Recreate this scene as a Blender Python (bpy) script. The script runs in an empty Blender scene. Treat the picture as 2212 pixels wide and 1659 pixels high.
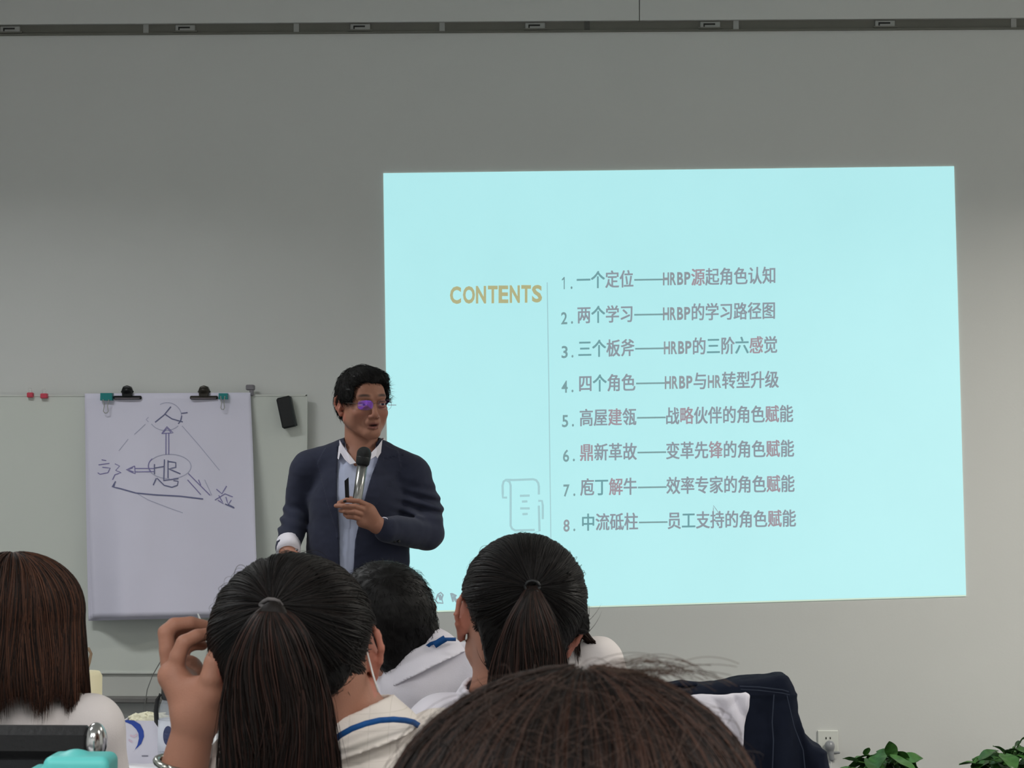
import bpy, math, random
import numpy as np
from mathutils import Vector, Matrix
random.seed(7); RNG = np.random.default_rng(7)
SC = bpy.context.scene; COL = SC.collection

# ------------------------------------------------------------ camera, world, lights, exposure
F = 4000.0; CX, CY = 1106.0, 829.5
CAMZ = 1.40
PITCH = math.atan((1004 - CY) / F); YAW = math.radians(1.55)
cam_d = bpy.data.cameras.new('camera'); cam = bpy.data.objects.new('camera', cam_d); COL.objects.link(cam)
cam_d.sensor_width = 36.0; cam_d.lens = F / 2212 * 36.0
cam_d.clip_start = 0.05; cam_d.clip_end = 60
cam.location = (0, 0, CAMZ); cam.rotation_euler = (math.pi / 2 + PITCH, 0, YAW)
cam_d.dof.use_dof = True; cam_d.dof.focus_distance = 5.5; cam_d.dof.aperture_fstop = 28.0
SC.camera = cam
MW = Matrix.Rotation(YAW, 3, 'Z') @ Matrix.Rotation(math.pi / 2 + PITCH, 3, 'X')
MWn = np.array(MW)
def P(px, py, Y):
    d = MWn @ np.array([(px - CX) / F, -(py - CY) / F, -1.0])
    t = Y / d[1]
    return np.array([0, 0, CAMZ]) + d * t
def proj(X):
    d = (X - np.array([0, 0, CAMZ])) @ MWn
    return CX + F * d[:, 0] / -d[:, 2], CY - F * d[:, 1] / -d[:, 2]
def S(r, g, b):
    return tuple(((c / 255) / 12.92 if c / 255 <= .04045 else ((c / 255 + .055) / 1.055) ** 2.4) for c in (r, g, b))

SC.view_settings.view_transform = 'Standard'; SC.view_settings.look = 'None'
SC.view_settings.exposure = 0.0; SC.view_settings.gamma = 1.0
SC.view_settings.use_curve_mapping = False
SC.cycles.use_denoising = True
SC.cycles.max_bounces = 6; SC.cycles.diffuse_bounces = 4; SC.cycles.glossy_bounces = 3; SC.cycles.transparent_max_bounces = 12
w = bpy.data.worlds.new('world'); SC.world = w; w.use_nodes = True
w.node_tree.nodes['Background'].inputs[0].default_value = (.5, .55, .6, 1)
w.node_tree.nodes['Background'].inputs[1].default_value = 0.05

LAMPS = [  # x, y, z, size x, size y, power, colour
    (3.0, 5.6, 3.62, 1.2, 0.3, 84, (1.0, .95, .86)),
    (-2.6, 5.6, 3.62, 1.2, 0.3, 36, (.97, .99, 1.0)),
    (3.0, 2.4, 3.62, 1.2, 0.3, 34, (1.0, .96, .90)),
    (-2.6, 2.4, 3.62, 1.2, 0.3, 20, (.96, .98, 1.0)),
    (0.0, -1.0, 3.62, 1.2, 0.3, 70, (1.0, .98, .96)),
    (-2.6, -1.0, 3.62, 1.2, 0.3, 62, (.97, .99, 1.0)),
    (3.0, -1.0, 3.62, 1.2, 0.3, 80, (1.0, .98, .94)),
]
for i, (x, y, z, a, b, pw, c) in enumerate(LAMPS):
    ld = bpy.data.lights.new('ceiling_lamp', 'AREA'); ld.shape = 'RECTANGLE'; ld.size = a; ld.size_y = b
    ld.energy = pw * 1.20; ld.spread = math.radians(140); ld.color = c
    lo = bpy.data.objects.new('ceiling_lamp', ld); COL.objects.link(lo); lo.location = (x, y, z - .03)

# ------------------------------------------------------------ materials
MATS = {}
def mat(name, col=(.5, .5, .5), rough=.6, metal=0., spec=.4, vcol=False, bump=0., bscale=200., bdetail=3., sheen=0.,
        trans=0., alpha=1., emit=None, estr=0., mottled=0., mscale=6., coat=0., weave=0., wscale=900.):
    if name in MATS: return MATS[name]
    m = bpy.data.materials.new(name); m.use_nodes = True; nt = m.node_tree; N = nt.nodes; L = nt.links
    b = N['Principled BSDF']; b.inputs['Base Color'].default_value = (*col, 1)
    b.inputs['Roughness'].default_value = rough; b.inputs['Metallic'].default_value = metal
    b.inputs['Specular IOR Level'].default_value = spec
    b.inputs['Sheen Weight'].default_value = sheen; b.inputs['Coat Weight'].default_value = coat
    b.inputs['Transmission Weight'].default_value = trans; b.inputs['Alpha'].default_value = alpha
    src = None
    if vcol:
        a = N.new('ShaderNodeAttribute'); a.attribute_name = 'Col'; src = a.outputs['Color']
    if emit: b.inputs['Emission Color'].default_value = (*emit, 1); b.inputs['Emission Strength'].default_value = estr
    tc = N.new('ShaderNodeTexCoord')
    if mottled:
        n = N.new('ShaderNodeTexNoise'); n.inputs['Scale'].default_value = mscale; n.inputs['Detail'].default_value = 5
        L.new(tc.outputs['Object'], n.inputs['Vector'])
        mr = N.new('ShaderNodeMapRange'); mr.inputs['To Min'].default_value = 1 - mottled; mr.inputs['To Max'].default_value = 1 + mottled
        L.new(n.outputs['Fac'], mr.inputs['Value'])
        mx = N.new('ShaderNodeMix'); mx.data_type = 'RGBA'; mx.blend_type = 'MULTIPLY'; mx.inputs['Factor'].default_value = 1
        if src: L.new(src, mx.inputs[6])
        else: mx.inputs[6].default_value = (*col, 1)
        L.new(mr.outputs[0], mx.inputs[7]); src = mx.outputs[2]
    if src: L.new(src, b.inputs['Base Color'])
    last = None
    if bump:
        n = N.new('ShaderNodeTexNoise'); n.inputs['Scale'].default_value = bscale; n.inputs['Detail'].default_value = bdetail
        L.new(tc.outputs['Object'], n.inputs['Vector'])
        bp = N.new('ShaderNodeBump'); bp.inputs['Strength'].default_value = bump; bp.inputs['Distance'].default_value = .002
        L.new(n.outputs['Fac'], bp.inputs['Height']); last = bp
    if weave:
        wv = N.new('ShaderNodeTexWave'); wv.inputs['Scale'].default_value = wscale; wv.bands_direction = 'DIAGONAL'
        L.new(tc.outputs['Object'], wv.inputs['Vector'])
        bp = N.new('ShaderNodeBump'); bp.inputs['Strength'].default_value = weave; bp.inputs['Distance'].default_value = .001
        L.new(wv.outputs['Fac'], bp.inputs['Height'])
        if last: L.new(last.outputs[0], bp.inputs['Normal'])
        last = bp
    if last: L.new(last.outputs[0], b.inputs['Normal'])
    MATS[name] = m; return m

M_skin = mat('skin', vcol=True, rough=.55, spec=.35, bump=.15, bscale=400, mottled=.10, mscale=30)
M_hair = mat('hair', vcol=True, rough=.52, spec=.20)
M_wall = mat('wall_paint', S(216, 217, 215), rough=.9, spec=.15, bump=.12, bscale=90, mottled=.025, mscale=2.5)
M_ceil = mat('ceiling_paint', S(225, 225, 220), rough=.95, spec=.1, mottled=.02)
M_floor = mat('grey_carpet', S(95, 96, 98), rough=1, spec=.05, bump=.5, bscale=500, mottled=.12, mscale=40)
M_board = mat('whiteboard_enamel', S(212, 216, 209), rough=.32, spec=.4, mottled=.03, mscale=3)
M_alu = mat('aluminium', S(170, 170, 168), rough=.45, metal=.6, mottled=.05)
M_track = mat('track_grey', S(118, 117, 110), rough=.6, spec=.2, mottled=.12, mscale=9)
M_dark = mat('dark_slot', S(38, 38, 36), rough=.7)
M_paper = mat('chart_paper', S(226, 223, 240), rough=.85, spec=.1, bump=.05, bscale=30, mottled=.02, mscale=8)
M_black = mat('black_plastic', S(24, 25, 27), rough=.45, spec=.4, bump=.05)
M_chrome = mat('chrome', S(200, 200, 200), rough=.18, metal=1.)
M_teal = mat('teal_plastic', S(20, 130, 130), rough=.4, spec=.4)
M_mint = mat('mint_plastic', S(96, 200, 196), rough=.4, spec=.4)
M_white = mat('white_plastic', S(225, 226, 224), rough=.4, spec=.4)
M_navy = mat('navy_wool', S(46, 49, 66), rough=.85, spec=.15, sheen=.1, bump=.25, bscale=700, mottled=.12, mscale=60)
M_shirtblue = mat('pale_blue_cotton', S(176, 182, 205), rough=.85, spec=.1, bump=.15, bscale=500, mottled=.05, mscale=25)
M_cotton = mat('white_cotton', S(224, 220, 229), rough=.9, spec=.1, bump=.2, bscale=500, mottled=.03, mscale=20, sheen=.1)
M_cottonwarm = mat('warm_white_cotton', S(226, 219, 218), rough=.9, spec=.1, bump=.2, bscale=500, mottled=.03, mscale=20)
M_trouser = mat('dark_trouser_cloth', S(34, 36, 42), rough=.9, spec=.1, mottled=.1, mscale=50)
M_denim = mat('dark_denim', S(27, 32, 46), rough=.9, spec=.12, weave=.4, wscale=600, mottled=.25, mscale=22)
M_denimseam = mat('denim_seam', S(46, 53, 68), rough=.9, mottled=.2, mscale=80)
M_lanyard = mat('blue_lanyard', S(20, 72, 130), rough=.7, spec=.2, mottled=.25, mscale=120)
M_leather = mat('black_leather', S(20, 20, 22), rough=.5, bump=.3, bscale=150)
M_table = mat('table_laminate', S(222, 222, 224), rough=.4, mottled=.02)
M_steel = mat('brushed_steel', S(150, 150, 152), rough=.35, metal=.9)

# ------------------------------------------------------------ mesh helpers
def link(name, me, m=None, parent=None, smooth=True):
    o = bpy.data.objects.new(name, me); COL.objects.link(o)
    if m is not None and not me.materials: me.materials.append(m)
    if parent is not None: o.parent = parent
    return o
def mesh_np(name, V, faces, cols=None, smooth=True):
    """V (n,3); faces (m,k) array with constant k or a list."""
    me = bpy.data.meshes.new(name)
    if isinstance(faces, np.ndarray):
        k = faces.shape[1]; m = faces.shape[0]
        me.vertices.add(len(V)); me.vertices.foreach_set('co', np.ascontiguousarray(V, dtype=np.float32).ravel())
        me.loops.add(m * k); me.loops.foreach_set('vertex_index', faces.astype(np.int32).ravel())
        me.polygons.add(m); me.polygons.foreach_set('loop_start', np.arange(0, m * k, k, dtype=np.int32))
        me.update(calc_edges=True)
    else:
        me.from_pydata([tuple(v) for v in V], [], faces); me.update()
    me.polygons.foreach_set('use_smooth', np.full(len(me.polygons), smooth))
    if cols is not None:
        a = me.color_attributes.new('Col', 'FLOAT_COLOR', 'POINT')
        c4 = np.ones((len(V), 4), np.float32); c4[:, :3] = cols
        a.data.foreach_set('color', c4.ravel())
    return me
def tag(o, label=None, cat=None, group=None, kind=None):
    if label: o['label'] = label
    if cat: o['category'] = cat
    if group: o['group'] = group
    if kind: o['kind'] = kind
    return o
def empty(name, loc, label, cat, group=None):
    o = bpy.data.objects.new(name, None); COL.objects.link(o); o.location = loc; o.empty_display_size = .05
    return tag(o, label, cat, group)
def put(o, parent):
    """parent o (whose mesh is in world coordinates) without moving it"""
    o.parent = parent
    o.matrix_parent_inverse = Matrix.Translation(-Vector(parent.location)) if parent.parent is None else Matrix.Identity(4)
    return o
class MB:
    def __init__(s): s.V = []; s.F = []
    def box(s, lo, hi, bev=0.0):
        x0, y0, z0 = lo; x1, y1, z1 = hi
        if bev <= 0:
            n = len(s.V); s.V += [(x, y, z) for x in (x0, x1) for y in (y0, y1) for z in (z0, z1)]
            s.F += [tuple(n + i for i in f) for f in ((0, 1, 3, 2), (4, 6, 7, 5), (0, 4, 5, 1), (2, 3, 7, 6), (0, 2, 6, 4), (1, 5, 7, 3))]
        else:
            n = len(s.V); b = bev; pts = []
            for x, sx in ((x0, 1), (x1, -1)):
                for y, sy in ((y0, 1), (y1, -1)):
                    for z, sz in ((z0, 1), (z1, -1)):
                        pts += [(x, y + sy * b, z + sz * b), (x + sx * b, y, z + sz * b), (x + sx * b, y + sy * b, z)]
            import bmesh
            bm = bmesh.new(); [bm.verts.new(p) for p in pts]
            bmesh.ops.convex_hull(bm, input=bm.verts); bm.verts.ensure_lookup_table(); bm.verts.index_update()
            s.V += [tuple(v.co) for v in bm.verts]; s.F += [tuple(n + v.index for v in f.verts) for f in bm.faces]; bm.free()
        return s
    def tube(s, pts, r, n=8, cap=True):
        pts = [np.array(p, float) for p in pts]; rr = r if hasattr(r, '__len__') else [r] * len(pts)
        base = len(s.V); up = np.array([0.13, 0.21, .97])
        for i, p in enumerate(pts):
            t = pts[min(i + 1, len(pts) - 1)] - pts[max(i - 1, 0)]; t = t / (np.linalg.norm(t) + 1e-9)
            if abs(t @ up) > .95: up = np.array([.9, .3, .1])
            a = np.cross(t, up); a /= np.linalg.norm(a); b = np.cross(t, a)
            for k in range(n):
                an = 2 * math.pi * k / n; s.V.append(tuple(p + rr[i] * (math.cos(an) * a + math.sin(an) * b)))
        for i in range(len(pts) - 1):
            for k in range(n):
                s.F.append((base + i * n + k, base + i * n + (k + 1) % n, base + (i + 1) * n + (k + 1) % n, base + (i + 1) * n + k))
        if cap:
            s.F.append(tuple(base + k for k in range(n))[::-1]); s.F.append(tuple(base + (len(pts) - 1) * n + k for k in range(n)))
        return s
    def lathe(s, c, prof, n=24):
        base = len(s.V)
        for (r, z) in prof:
            for k in range(n):
                a = 2 * math.pi * k / n; s.V.append((c[0] + r * math.cos(a), c[1] + r * math.sin(a), c[2] + z))
        for i in range(len(prof) - 1):
            for k in range(n):
                s.F.append((base + i * n + k, base + i * n + (k + 1) % n, base + (i + 1) * n + (k + 1) % n, base + (i + 1) * n + k))
        s.F.append(tuple(base + k for k in range(n))[::-1]); s.F.append(tuple(base + (len(prof) - 1) * n + k for k in range(n)))
        return s
    def prism(s, poly, y0, y1):
        """poly: [(x,z)...] extruded from y0 to y1"""
        n = len(poly); b = len(s.V)
        s.V += [(x, y0, z) for x, z in poly] + [(x, y1, z) for x, z in poly]
        s.F.append(tuple(range(b, b + n))); s.F.append(tuple(range(b + n, b + 2 * n))[::-1])
        for i in range(n): s.F.append((b + i, b + n + i, b + n + (i + 1) % n, b + (i + 1) % n))
        return s
    def xform(s, M):
        s.V = [tuple(M @ Vector(v)) for v in s.V]; return s
    def build(s, name, m, parent=None, smooth=False):
        o = link(name, mesh_np(name, s.V, s.F, smooth=smooth), m)
        if parent is not None: put(o, parent)
        return o
def ribbon(poly, wd, Yf, dy=0.0):
    """polyline in frame pixels -> flat strip lying on the surface depth Yf(px,py)"""
    V = []; Fc = []
    poly = [np.array(p, float) for p in poly]
    if not hasattr(wd, '__len__'):
        dn = [poly[0]]
        for a, b in zip(poly[:-1], poly[1:]):
            k = max(1, int(np.linalg.norm(b - a) / 7)); dn += [a + (b - a) * j / k for j in range(1, k + 1)]
        poly = dn
    n = len(poly)
    ws = wd if hasattr(wd, '__len__') else [wd] * n
    for i, p in enumerate(poly):
        t = poly[min(i + 1, n - 1)] - poly[max(i - 1, 0)]; t /= np.linalg.norm(t) + 1e-9
        nn = np.array([-t[1], t[0]]) * ws[i] / 2
        for q in (p + nn, p - nn):
            V.append(P(q[0], q[1], Yf(q[0], q[1]) - dy))
    for i in range(n - 1): Fc.append((2 * i, 2 * i + 1, 2 * i + 3, 2 * i + 2))
    return V, Fc
def ribbons(name, polys, wd, Yf, m, parent, dy=.001):
    V = []; Fc = []
    for pl in polys:
        w_ = wd
        if isinstance(pl, tuple): pl, w_ = pl
        v, f = ribbon(pl, w_, Yf, dy); b = len(V); V += v; Fc += [tuple(b + i for i in q) for q in f]
    o = link(name, mesh_np(name, V, Fc, smooth=False), m)
    if parent is not None: put(o, parent)
    return o
def arc(cx, cy, rx, ry, a0, a1, n=24):
    return [(cx + rx * math.cos(math.radians(a0 + (a1 - a0) * i / n)), cy + ry * math.sin(math.radians(a0 + (a1 - a0) * i / n))) for i in range(n + 1)]

# ------------------------------------------------------------ signed-distance modelling -> one continuous mesh
A = lambda *v: np.array(v, float)
def Rz(d): d = math.radians(d); return np.array([[math.cos(d), -math.sin(d), 0], [math.sin(d), math.cos(d), 0], [0, 0, 1.]])
def Rx(d): d = math.radians(d); return np.array([[1., 0, 0], [0, math.cos(d), -math.sin(d)], [0, math.sin(d), math.cos(d)]])
def Ry(d): d = math.radians(d); return np.array([[math.cos(d), 0, math.sin(d)], [0, 1., 0], [-math.sin(d), 0, math.cos(d)]])
def ell(c, r, R=None):
    c = np.array(c, float); r = np.array(r, float)
    def f(X):
        q = X - c
        if R is not None: q = q @ R
        k0 = np.linalg.norm(q / r, axis=1) + 1e-9; k1 = np.linalg.norm(q / (r * r), axis=1) + 1e-9
        return k0 * (k0 - 1) / k1
    return f
def rc(a, b, ra, rb, ys=1.0):
    a = np.array(a, float); b = np.array(b, float); d = (b - a) * A(1, ys, 1); dd = d @ d + 1e-12
    def f(X):
        q = (X - a) * A(1, ys, 1) if ys != 1 else X - a
        t = np.clip(q @ d / dd, 0, 1)
        return np.linalg.norm(q - t[:, None] * d, axis=1) - (ra + (rb - ra) * t)
    return f
def bx(c, h, r=0., R=None):
    c = np.array(c, float); h = np.array(h, float) - r
    def f(X):
        q = X - c
        if R is not None: q = q @ R
        q = np.abs(q) - h
        return np.linalg.norm(np.maximum(q, 0), axis=1) + np.minimum(q.max(axis=1), 0) - r
    return f
def poly2(pts, ya, yb, r=0.):
    """prism: polygon [(x,z)] between depth ya and yb"""
    pts = np.array(pts, float)
    def f(X):
        p = X[:, [0, 2]]; n = len(pts); d = np.full(len(X), 1e9); s = np.ones(len(X))
        for i in range(n):
            a = pts[i]; b = pts[i - 1]; e = b - a; w_ = p - a
            t = np.clip((w_ @ e) / (e @ e), 0, 1); bb = w_ - t[:, None] * e
            d = np.minimum(d, (bb ** 2).sum(1))
            c1 = p[:, 1] >= a[1]; c2 = p[:, 1] < b[1]; c3 = e[0] * w_[:, 1] > e[1] * w_[:, 0]
            flip = (c1 & c2 & c3) | (~c1 & ~c2 & ~c3); s = np.where(flip, -s, s)
        d2 = s * np.sqrt(d); dy = np.maximum(ya - X[:, 1], X[:, 1] - yb)
        q = np.stack([d2, dy], 1) + r
        return np.linalg.norm(np.maximum(q, 0), axis=1) + np.minimum(q.max(axis=1), 0) - r
    return f
def smin(a, b, k):
    if k <= 0: return np.minimum(a, b)
    h = np.clip(.5 + .5 * (b - a) / k, 0, 1); return b + (a - b) * h - k * h * (1 - h)
def U(*items):
    """items: fn, or (fn, k), or ('-', fn, k)"""
    def f(X):
        d = None
        for it in items:
            if callable(it): op, fn, k = '+', it, .0
            elif it[0] == '-': op, fn, k = '-', it[1], it[2]
            elif it[0] == '&': op, fn, k = '&', it[1], it[2]
            else: op, fn, k = '+', it[0], it[1]
            v = fn(X)
            if d is None: d = v
            elif op == '+': d = smin(d, v, k)
            elif op == '-': d = -smin(-d, v, k)
            else: d = -smin(-d, -v, k)
        return d
    return f
def noise3(X, fr, seed=0, oct=3):
    r = np.random.default_rng(seed); o = np.zeros(len(X)); a = 1.
    for _ in range(oct):
        for _ in range(3):
            k = r.normal(size=3); k /= np.linalg.norm(k); k = k * fr * r.uniform(.7, 1.3)
            k2 = r.normal(size=3) * fr * .5
            o += a * np.sin(X @ k + r.uniform(0, 6.28) + 1.2 * np.sin(X @ k2)) / 3
        a *= .5; fr *= 2.1
    return o
_E = [(0, 1), (2, 3), (4, 5), (6, 7), (0, 2), (1, 3), (4, 6), (5, 7), (0, 4), (1, 5), (2, 6), (3, 7)]
def nets(f, lo, hi, h, m=6):
    lo = np.array(lo, float); hi = np.array(hi, float)
    nb = np.maximum(np.ceil((hi - lo) / (h * m)).astype(int), 1)
    g = [lo[i] + (np.arange(nb[i]) + .5) * h * m for i in range(3)]
    C = np.stack(np.meshgrid(*g, indexing='ij'), -1).reshape(-1, 3)
    cv = f(C); act = np.abs(cv) < h * m * .87 * 1.7 + 2 * h
    n = nb * m
    Fv = np.repeat(np.repeat(np.repeat(np.sign(cv).reshape(nb), m, 0), m, 1), m, 2).astype(np.float32)
    ids = np.nonzero(act)[0]
    bi = np.stack(np.unravel_index(ids, nb), 1) * m
    off = np.stack(np.meshgrid(*[np.arange(m)] * 3, indexing='ij'), -1).reshape(-1, 3)
    for s in range(0, len(bi), 4000):
        I = (bi[s:s + 4000, None, :] + off[None]).reshape(-1, 3)
        Fv[I[:, 0], I[:, 1], I[:, 2]] = f(lo + (I + .5) * h)
    Sg = Fv < 0
    cnt = np.zeros(n - 1, np.int8)
    cor = [(i, j, k) for i in (0, 1) for j in (0, 1) for k in (0, 1)]
    for (i, j, k) in cor: cnt += Sg[i:n[0] - 1 + i, j:n[1] - 1 + j, k:n[2] - 1 + k]
    act = (cnt > 0) & (cnt < 8); cells = np.argwhere(act)
    idx = np.full(n - 1, -1, np.int64); idx[act] = np.arange(len(cells))
    vals = np.stack([Fv[cells[:, 0] + i, cells[:, 1] + j, cells[:, 2] + k] for (i, j, k) in cor], 1)
    acc = np.zeros((len(cells), 3)); ct = np.zeros(len(cells)); cn = np.array(cor, float)
    for a, b in _E:
        va, vb = vals[:, a], vals[:, b]; x = (va < 0) != (vb < 0)
        t = np.where(x, va / np.where(x, va - vb, 1), 0)
        acc += np.where(x[:, None], cn[a] + t[:, None] * (cn[b] - cn[a]), 0); ct += x
    V = lo + (cells + acc / ct[:, None] + .5) * h
    Q = []
    for ax in range(3):
        o1, o2 = [(1, 2), (2, 0), (0, 1)][ax]
        sl0 = [slice(1, n[i] - 1) for i in range(3)]; sl0[ax] = slice(0, n[ax] - 1)
        sl1 = list(sl0); sl1[ax] = slice(1, n[ax])
        s0 = Sg[tuple(sl0)]; s1 = Sg[tuple(sl1)]; ch = np.argwhere(s0 != s1)
        if not len(ch): continue
        base = ch + A(1, 1, 1).astype(int); base[:, ax] -= 1
        e1 = np.zeros(3, int); e1[o1] = 1; e2 = np.zeros(3, int); e2[o2] = 1
        def gi(c): return idx[c[:, 0], c[:, 1], c[:, 2]]
        q = np.stack([gi(base - e1 - e2), gi(base - e2), gi(base), gi(base - e1)], 1)
        fl = s0[tuple(ch.T)]
        q[~fl] = q[~fl][:, ::-1]
        Q.append(q[(q >= 0).all(1)])
    return V, np.concatenate(Q)
def sdfobj(name, f, lo, hi, h, m, parent=None, colfn=None):
    V, Q = nets(f, lo, hi, h)
    o = link(name, mesh_np(name, V, Q, cols=colfn(V) if colfn else None), m)
    if parent is not None: put(o, parent)
    return o
def strands(name, PT, rad, cols, m, parent):
    """PT (N,M,3) centre lines, rad (N,M), cols (N,3) -> three-sided tapering tubes in one mesh"""
    N, M, _ = PT.shape
    T = np.gradient(PT, axis=1); T /= np.linalg.norm(T, axis=2, keepdims=True) + 1e-9
    ref = np.broadcast_to(A(.21, .33, .1) / np.linalg.norm(A(.21, .33, .1)), T.shape)
    a = np.cross(T, ref); a /= np.linalg.norm(a, axis=2, keepdims=True) + 1e-9; b = np.cross(T, a)
    V = np.empty((N, M, 3, 3))
    for k in range(3):
        an = 2 * math.pi * k / 3
        V[:, :, k] = PT + rad[..., None] * (math.cos(an) * a + math.sin(an) * b)
    i = (np.arange(N)[:, None, None] * M + np.arange(M - 1)[None, :, None]) * 3
    k0 = np.arange(3)[None, None, :]; k1 = (k0 + 1) % 3
    Q = np.stack([i + k0, i + k1, i + 3 + k1, i + 3 + k0], -1).reshape(-1, 4)
    c = np.repeat(cols, M * 3, axis=0)
    o = link(name, mesh_np(name, V.reshape(-1, 3), Q, cols=c), m)
    if parent is not None: put(o, parent)
    return o
# ------------------------------------------------------------ the setting
YW = 8.19
XL, XR, YB, ZC = -4.2, 4.4, -2.6, 3.68
zt1 = P(1106, 47, YW)[2]; zt0 = P(1106, 69, YW)[2]
seam = P(1381, 20, YW)[0]
def structure(name, mb, m, smooth=False): return tag(mb.build(name, m, smooth=smooth), kind='structure')
structure('floor', MB().box((XL - .1, YB - .1, -.1), (XR + .1, YW + .2, 0)), M_floor)
structure('ceiling', MB().box((XL - .1, YB - .1, ZC), (XR + .1, YW + .2, ZC + .1)), M_ceil)
wf = structure('wall_front', MB().box((XL, YW, 0), (XR, YW + .15, zt0)), M_wall)
structure('wall_left', MB().box((XL - .1, YB, 0), (XL, YW + .15, ZC)), M_wall)
structure('wall_right', MB().box((XR, YB, 0), (XR + .1, YW + .15, ZC)), M_wall)
structure('wall_back', MB().box((XL, YB - .1, 0), (XR, YB, ZC)), M_wall)
# bulkhead above the track: two boards meeting at a fine joint
bh = tag(MB().box((XL, YW + .03, zt0), (XR, YW + .15, ZC)).build('wall_front_upper', M_track), kind='structure')
MB().box((XL, YW - .012, zt1), (seam - .002, YW + .03, ZC)).build('panel', M_wall, bh)
MB().box((seam + .002, YW - .012, zt1), (XR, YW + .03, ZC)).build('panel', M_wall, bh)
# the grey track with its lengths and clips
tr = tag(MB().box((XL, YW + .006, zt0), (XR, YW + .03, zt1)).build('trim_1', M_track), kind='structure')
MB().box((XL, YW - .010, zt0 - .004), (XR, YW + .006, zt0 + .004)).build('lip', M_track, tr)
for px in (315, 640, 955, 1268, 1590, 2190):
    x = P(px, 58, YW)[0]
    MB().box((x - .012, YW + .002, zt0 + .004), (x + .012, YW + .007, zt1)).build('joint_strip', mat('joint_grey', S(84, 84, 80), rough=.6) if px == 1268 else M_alu, tr)
for k in range(-1, 7):
    x = P(400 + k * 378, 58, YW)[0]; zc = (zt0 + zt1) / 2
    c = MB().box((x - .045, YW - .004, zc - .012), (x + .045, YW + .008, zc + .018), .003).build('track_clip', M_alu, tr)
    MB().box((x - .030, YW - .006, zc + .002), (x + .022, YW - .003, zc + .009)).box((x - .030, YW - .006, zc - .006), (x - .024, YW - .003, zc + .004)).build('slot', M_dark, c)
    MB().box((x - .052, YW - .010, zc - .016), (x + .055, YW - .003, zc - .009)).build('flange', M_track, c)
structure('baseboard_front', MB().box((XL, YW - .012, 0), (XR, YW, .07), .004), M_alu)
# ceiling light fittings (outside the frame, they light the room)
for i, (x, y, z, a, b, pw, c) in enumerate(LAMPS):
    side = 'left' if x < -1 else ('right' if x > 1 else 'middle')
    row = {5.6: 'nearest the front wall', 2.4: 'above the audience', -1.0: 'at the back of the room'}[y]
    r = empty('ceiling_light', (x, y, z + .06), f'long white ceiling light, {side} one of the row {row}', 'lamp', 'ceiling lights')
    MB().box((x - a / 2 - .03, y - b / 2 - .03, z + .0), (x + a / 2 + .03, y + b / 2 + .03, ZC), .005).build('housing', M_white, r)
    md = mat('lit_diffuser', (1, 1, 1), rough=.5, emit=(1, .96, .88), estr=2.)
    MB().box((x - a / 2, y - b / 2, z - .004), (x + a / 2, y + b / 2, z)).build('diffuser', md, r)

# ------------------------------------------------------------ whiteboard and what hangs on it
YBd = 8.13
def brd(px, py): return YBd
def bp_(px, py, Y=YBd): return P(px, py, Y)
wb = empty('whiteboard', P(200, 1150, YBd + .02), 'wide white writing board on the left, behind the flip chart', 'whiteboard')
x0 = XL + .25; x1 = P(662, 1150, YBd)[0]; zt = P(400, 853, YBd)[2]; zb = P(300, 1453, YBd)[2]
MB().box((x0, YBd, zb), (x1, YBd + .022, zt), .002).build('writing_surface', M_board, wb)
fr = MB().box((x0, YBd - .003, zt - .006), (x1, YBd, zt + .001)).box((x1 - .006, YBd - .003, zb), (x1 + .001, YBd, zt)).box((x0, YBd - .004, zb - .004), (x1, YBd + .003, zb + .003))
fr.build('frame', mat('pale_frame', S(214, 216, 210), rough=.4), wb)
zr = P(300, 1504, YBd)[2]; zr2 = P(300, 1516, YBd)[2]
MB().box((x0, YBd + .008, zr), (x1, YBd + .03, zb - .004)).build('lower_panel', mat('lower_panel_grey', S(196, 197, 192), rough=.6), wb)
MB().box((x0, YBd - .05, zr2), (x1, YBd + .03, zr), .004).build('pen_tray', mat('tray_grey', S(120, 118, 116), rough=.5, metal=.2), wb)
M_pink = mat('red_pink_plastic', S(205, 70, 90), rough=.4)
M_clear = mat('clear_plastic', S(225, 222, 222), rough=.15, alpha=.45)
for px, py, w_, lab in ((67, 853, 13, 'small pink bulldog magnet at the left end of the whiteboard edge'), (97, 855, 15, 'small red magnet clip just right of the pink one')):
    c = P(px, py, YBd); s = 1
    r = empty('magnet_clip', c, lab, 'magnet', 'red clips on the whiteboard edge')
    h = w_ / 2 * YBd / F
    MB().box((c[0] - h, c[1] - .022, c[2] - .012), (c[0] + h, c[1] + .004, c[2] + .010), .003).build('body', M_pink, r)
    MB().tube([(c[0] - h * .5, c[1] - .01, c[2] + .01), (c[0] - h * .6, c[1] - .012, c[2] + .028), (c[0] + h * .6, c[1] - .012, c[2] + .028), (c[0] + h * .5, c[1] - .01, c[2] + .01)], .0025, 6).build('handle', M_clear, r)
c = P(541, 841, YBd); r = empty('hook_clip', c, 'grey plastic hook clip over the whiteboard edge, right of the flip chart', 'clip')
MB().box((c[0] - .018, c[1] - .02, c[2] - .004), (c[0] + .017, c[1] + .026, c[2] + .020), .004).build('hook', mat('mid_grey_plastic', S(128, 124, 130), rough=.5), r)
MB().box((c[0] - .002, c[1] - .018, c[2] - .030), (c[0] + .016, c[1] + .0, c[2] - .002), .004).build('jaw', mat('mid_grey_plastic'), r)
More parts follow.
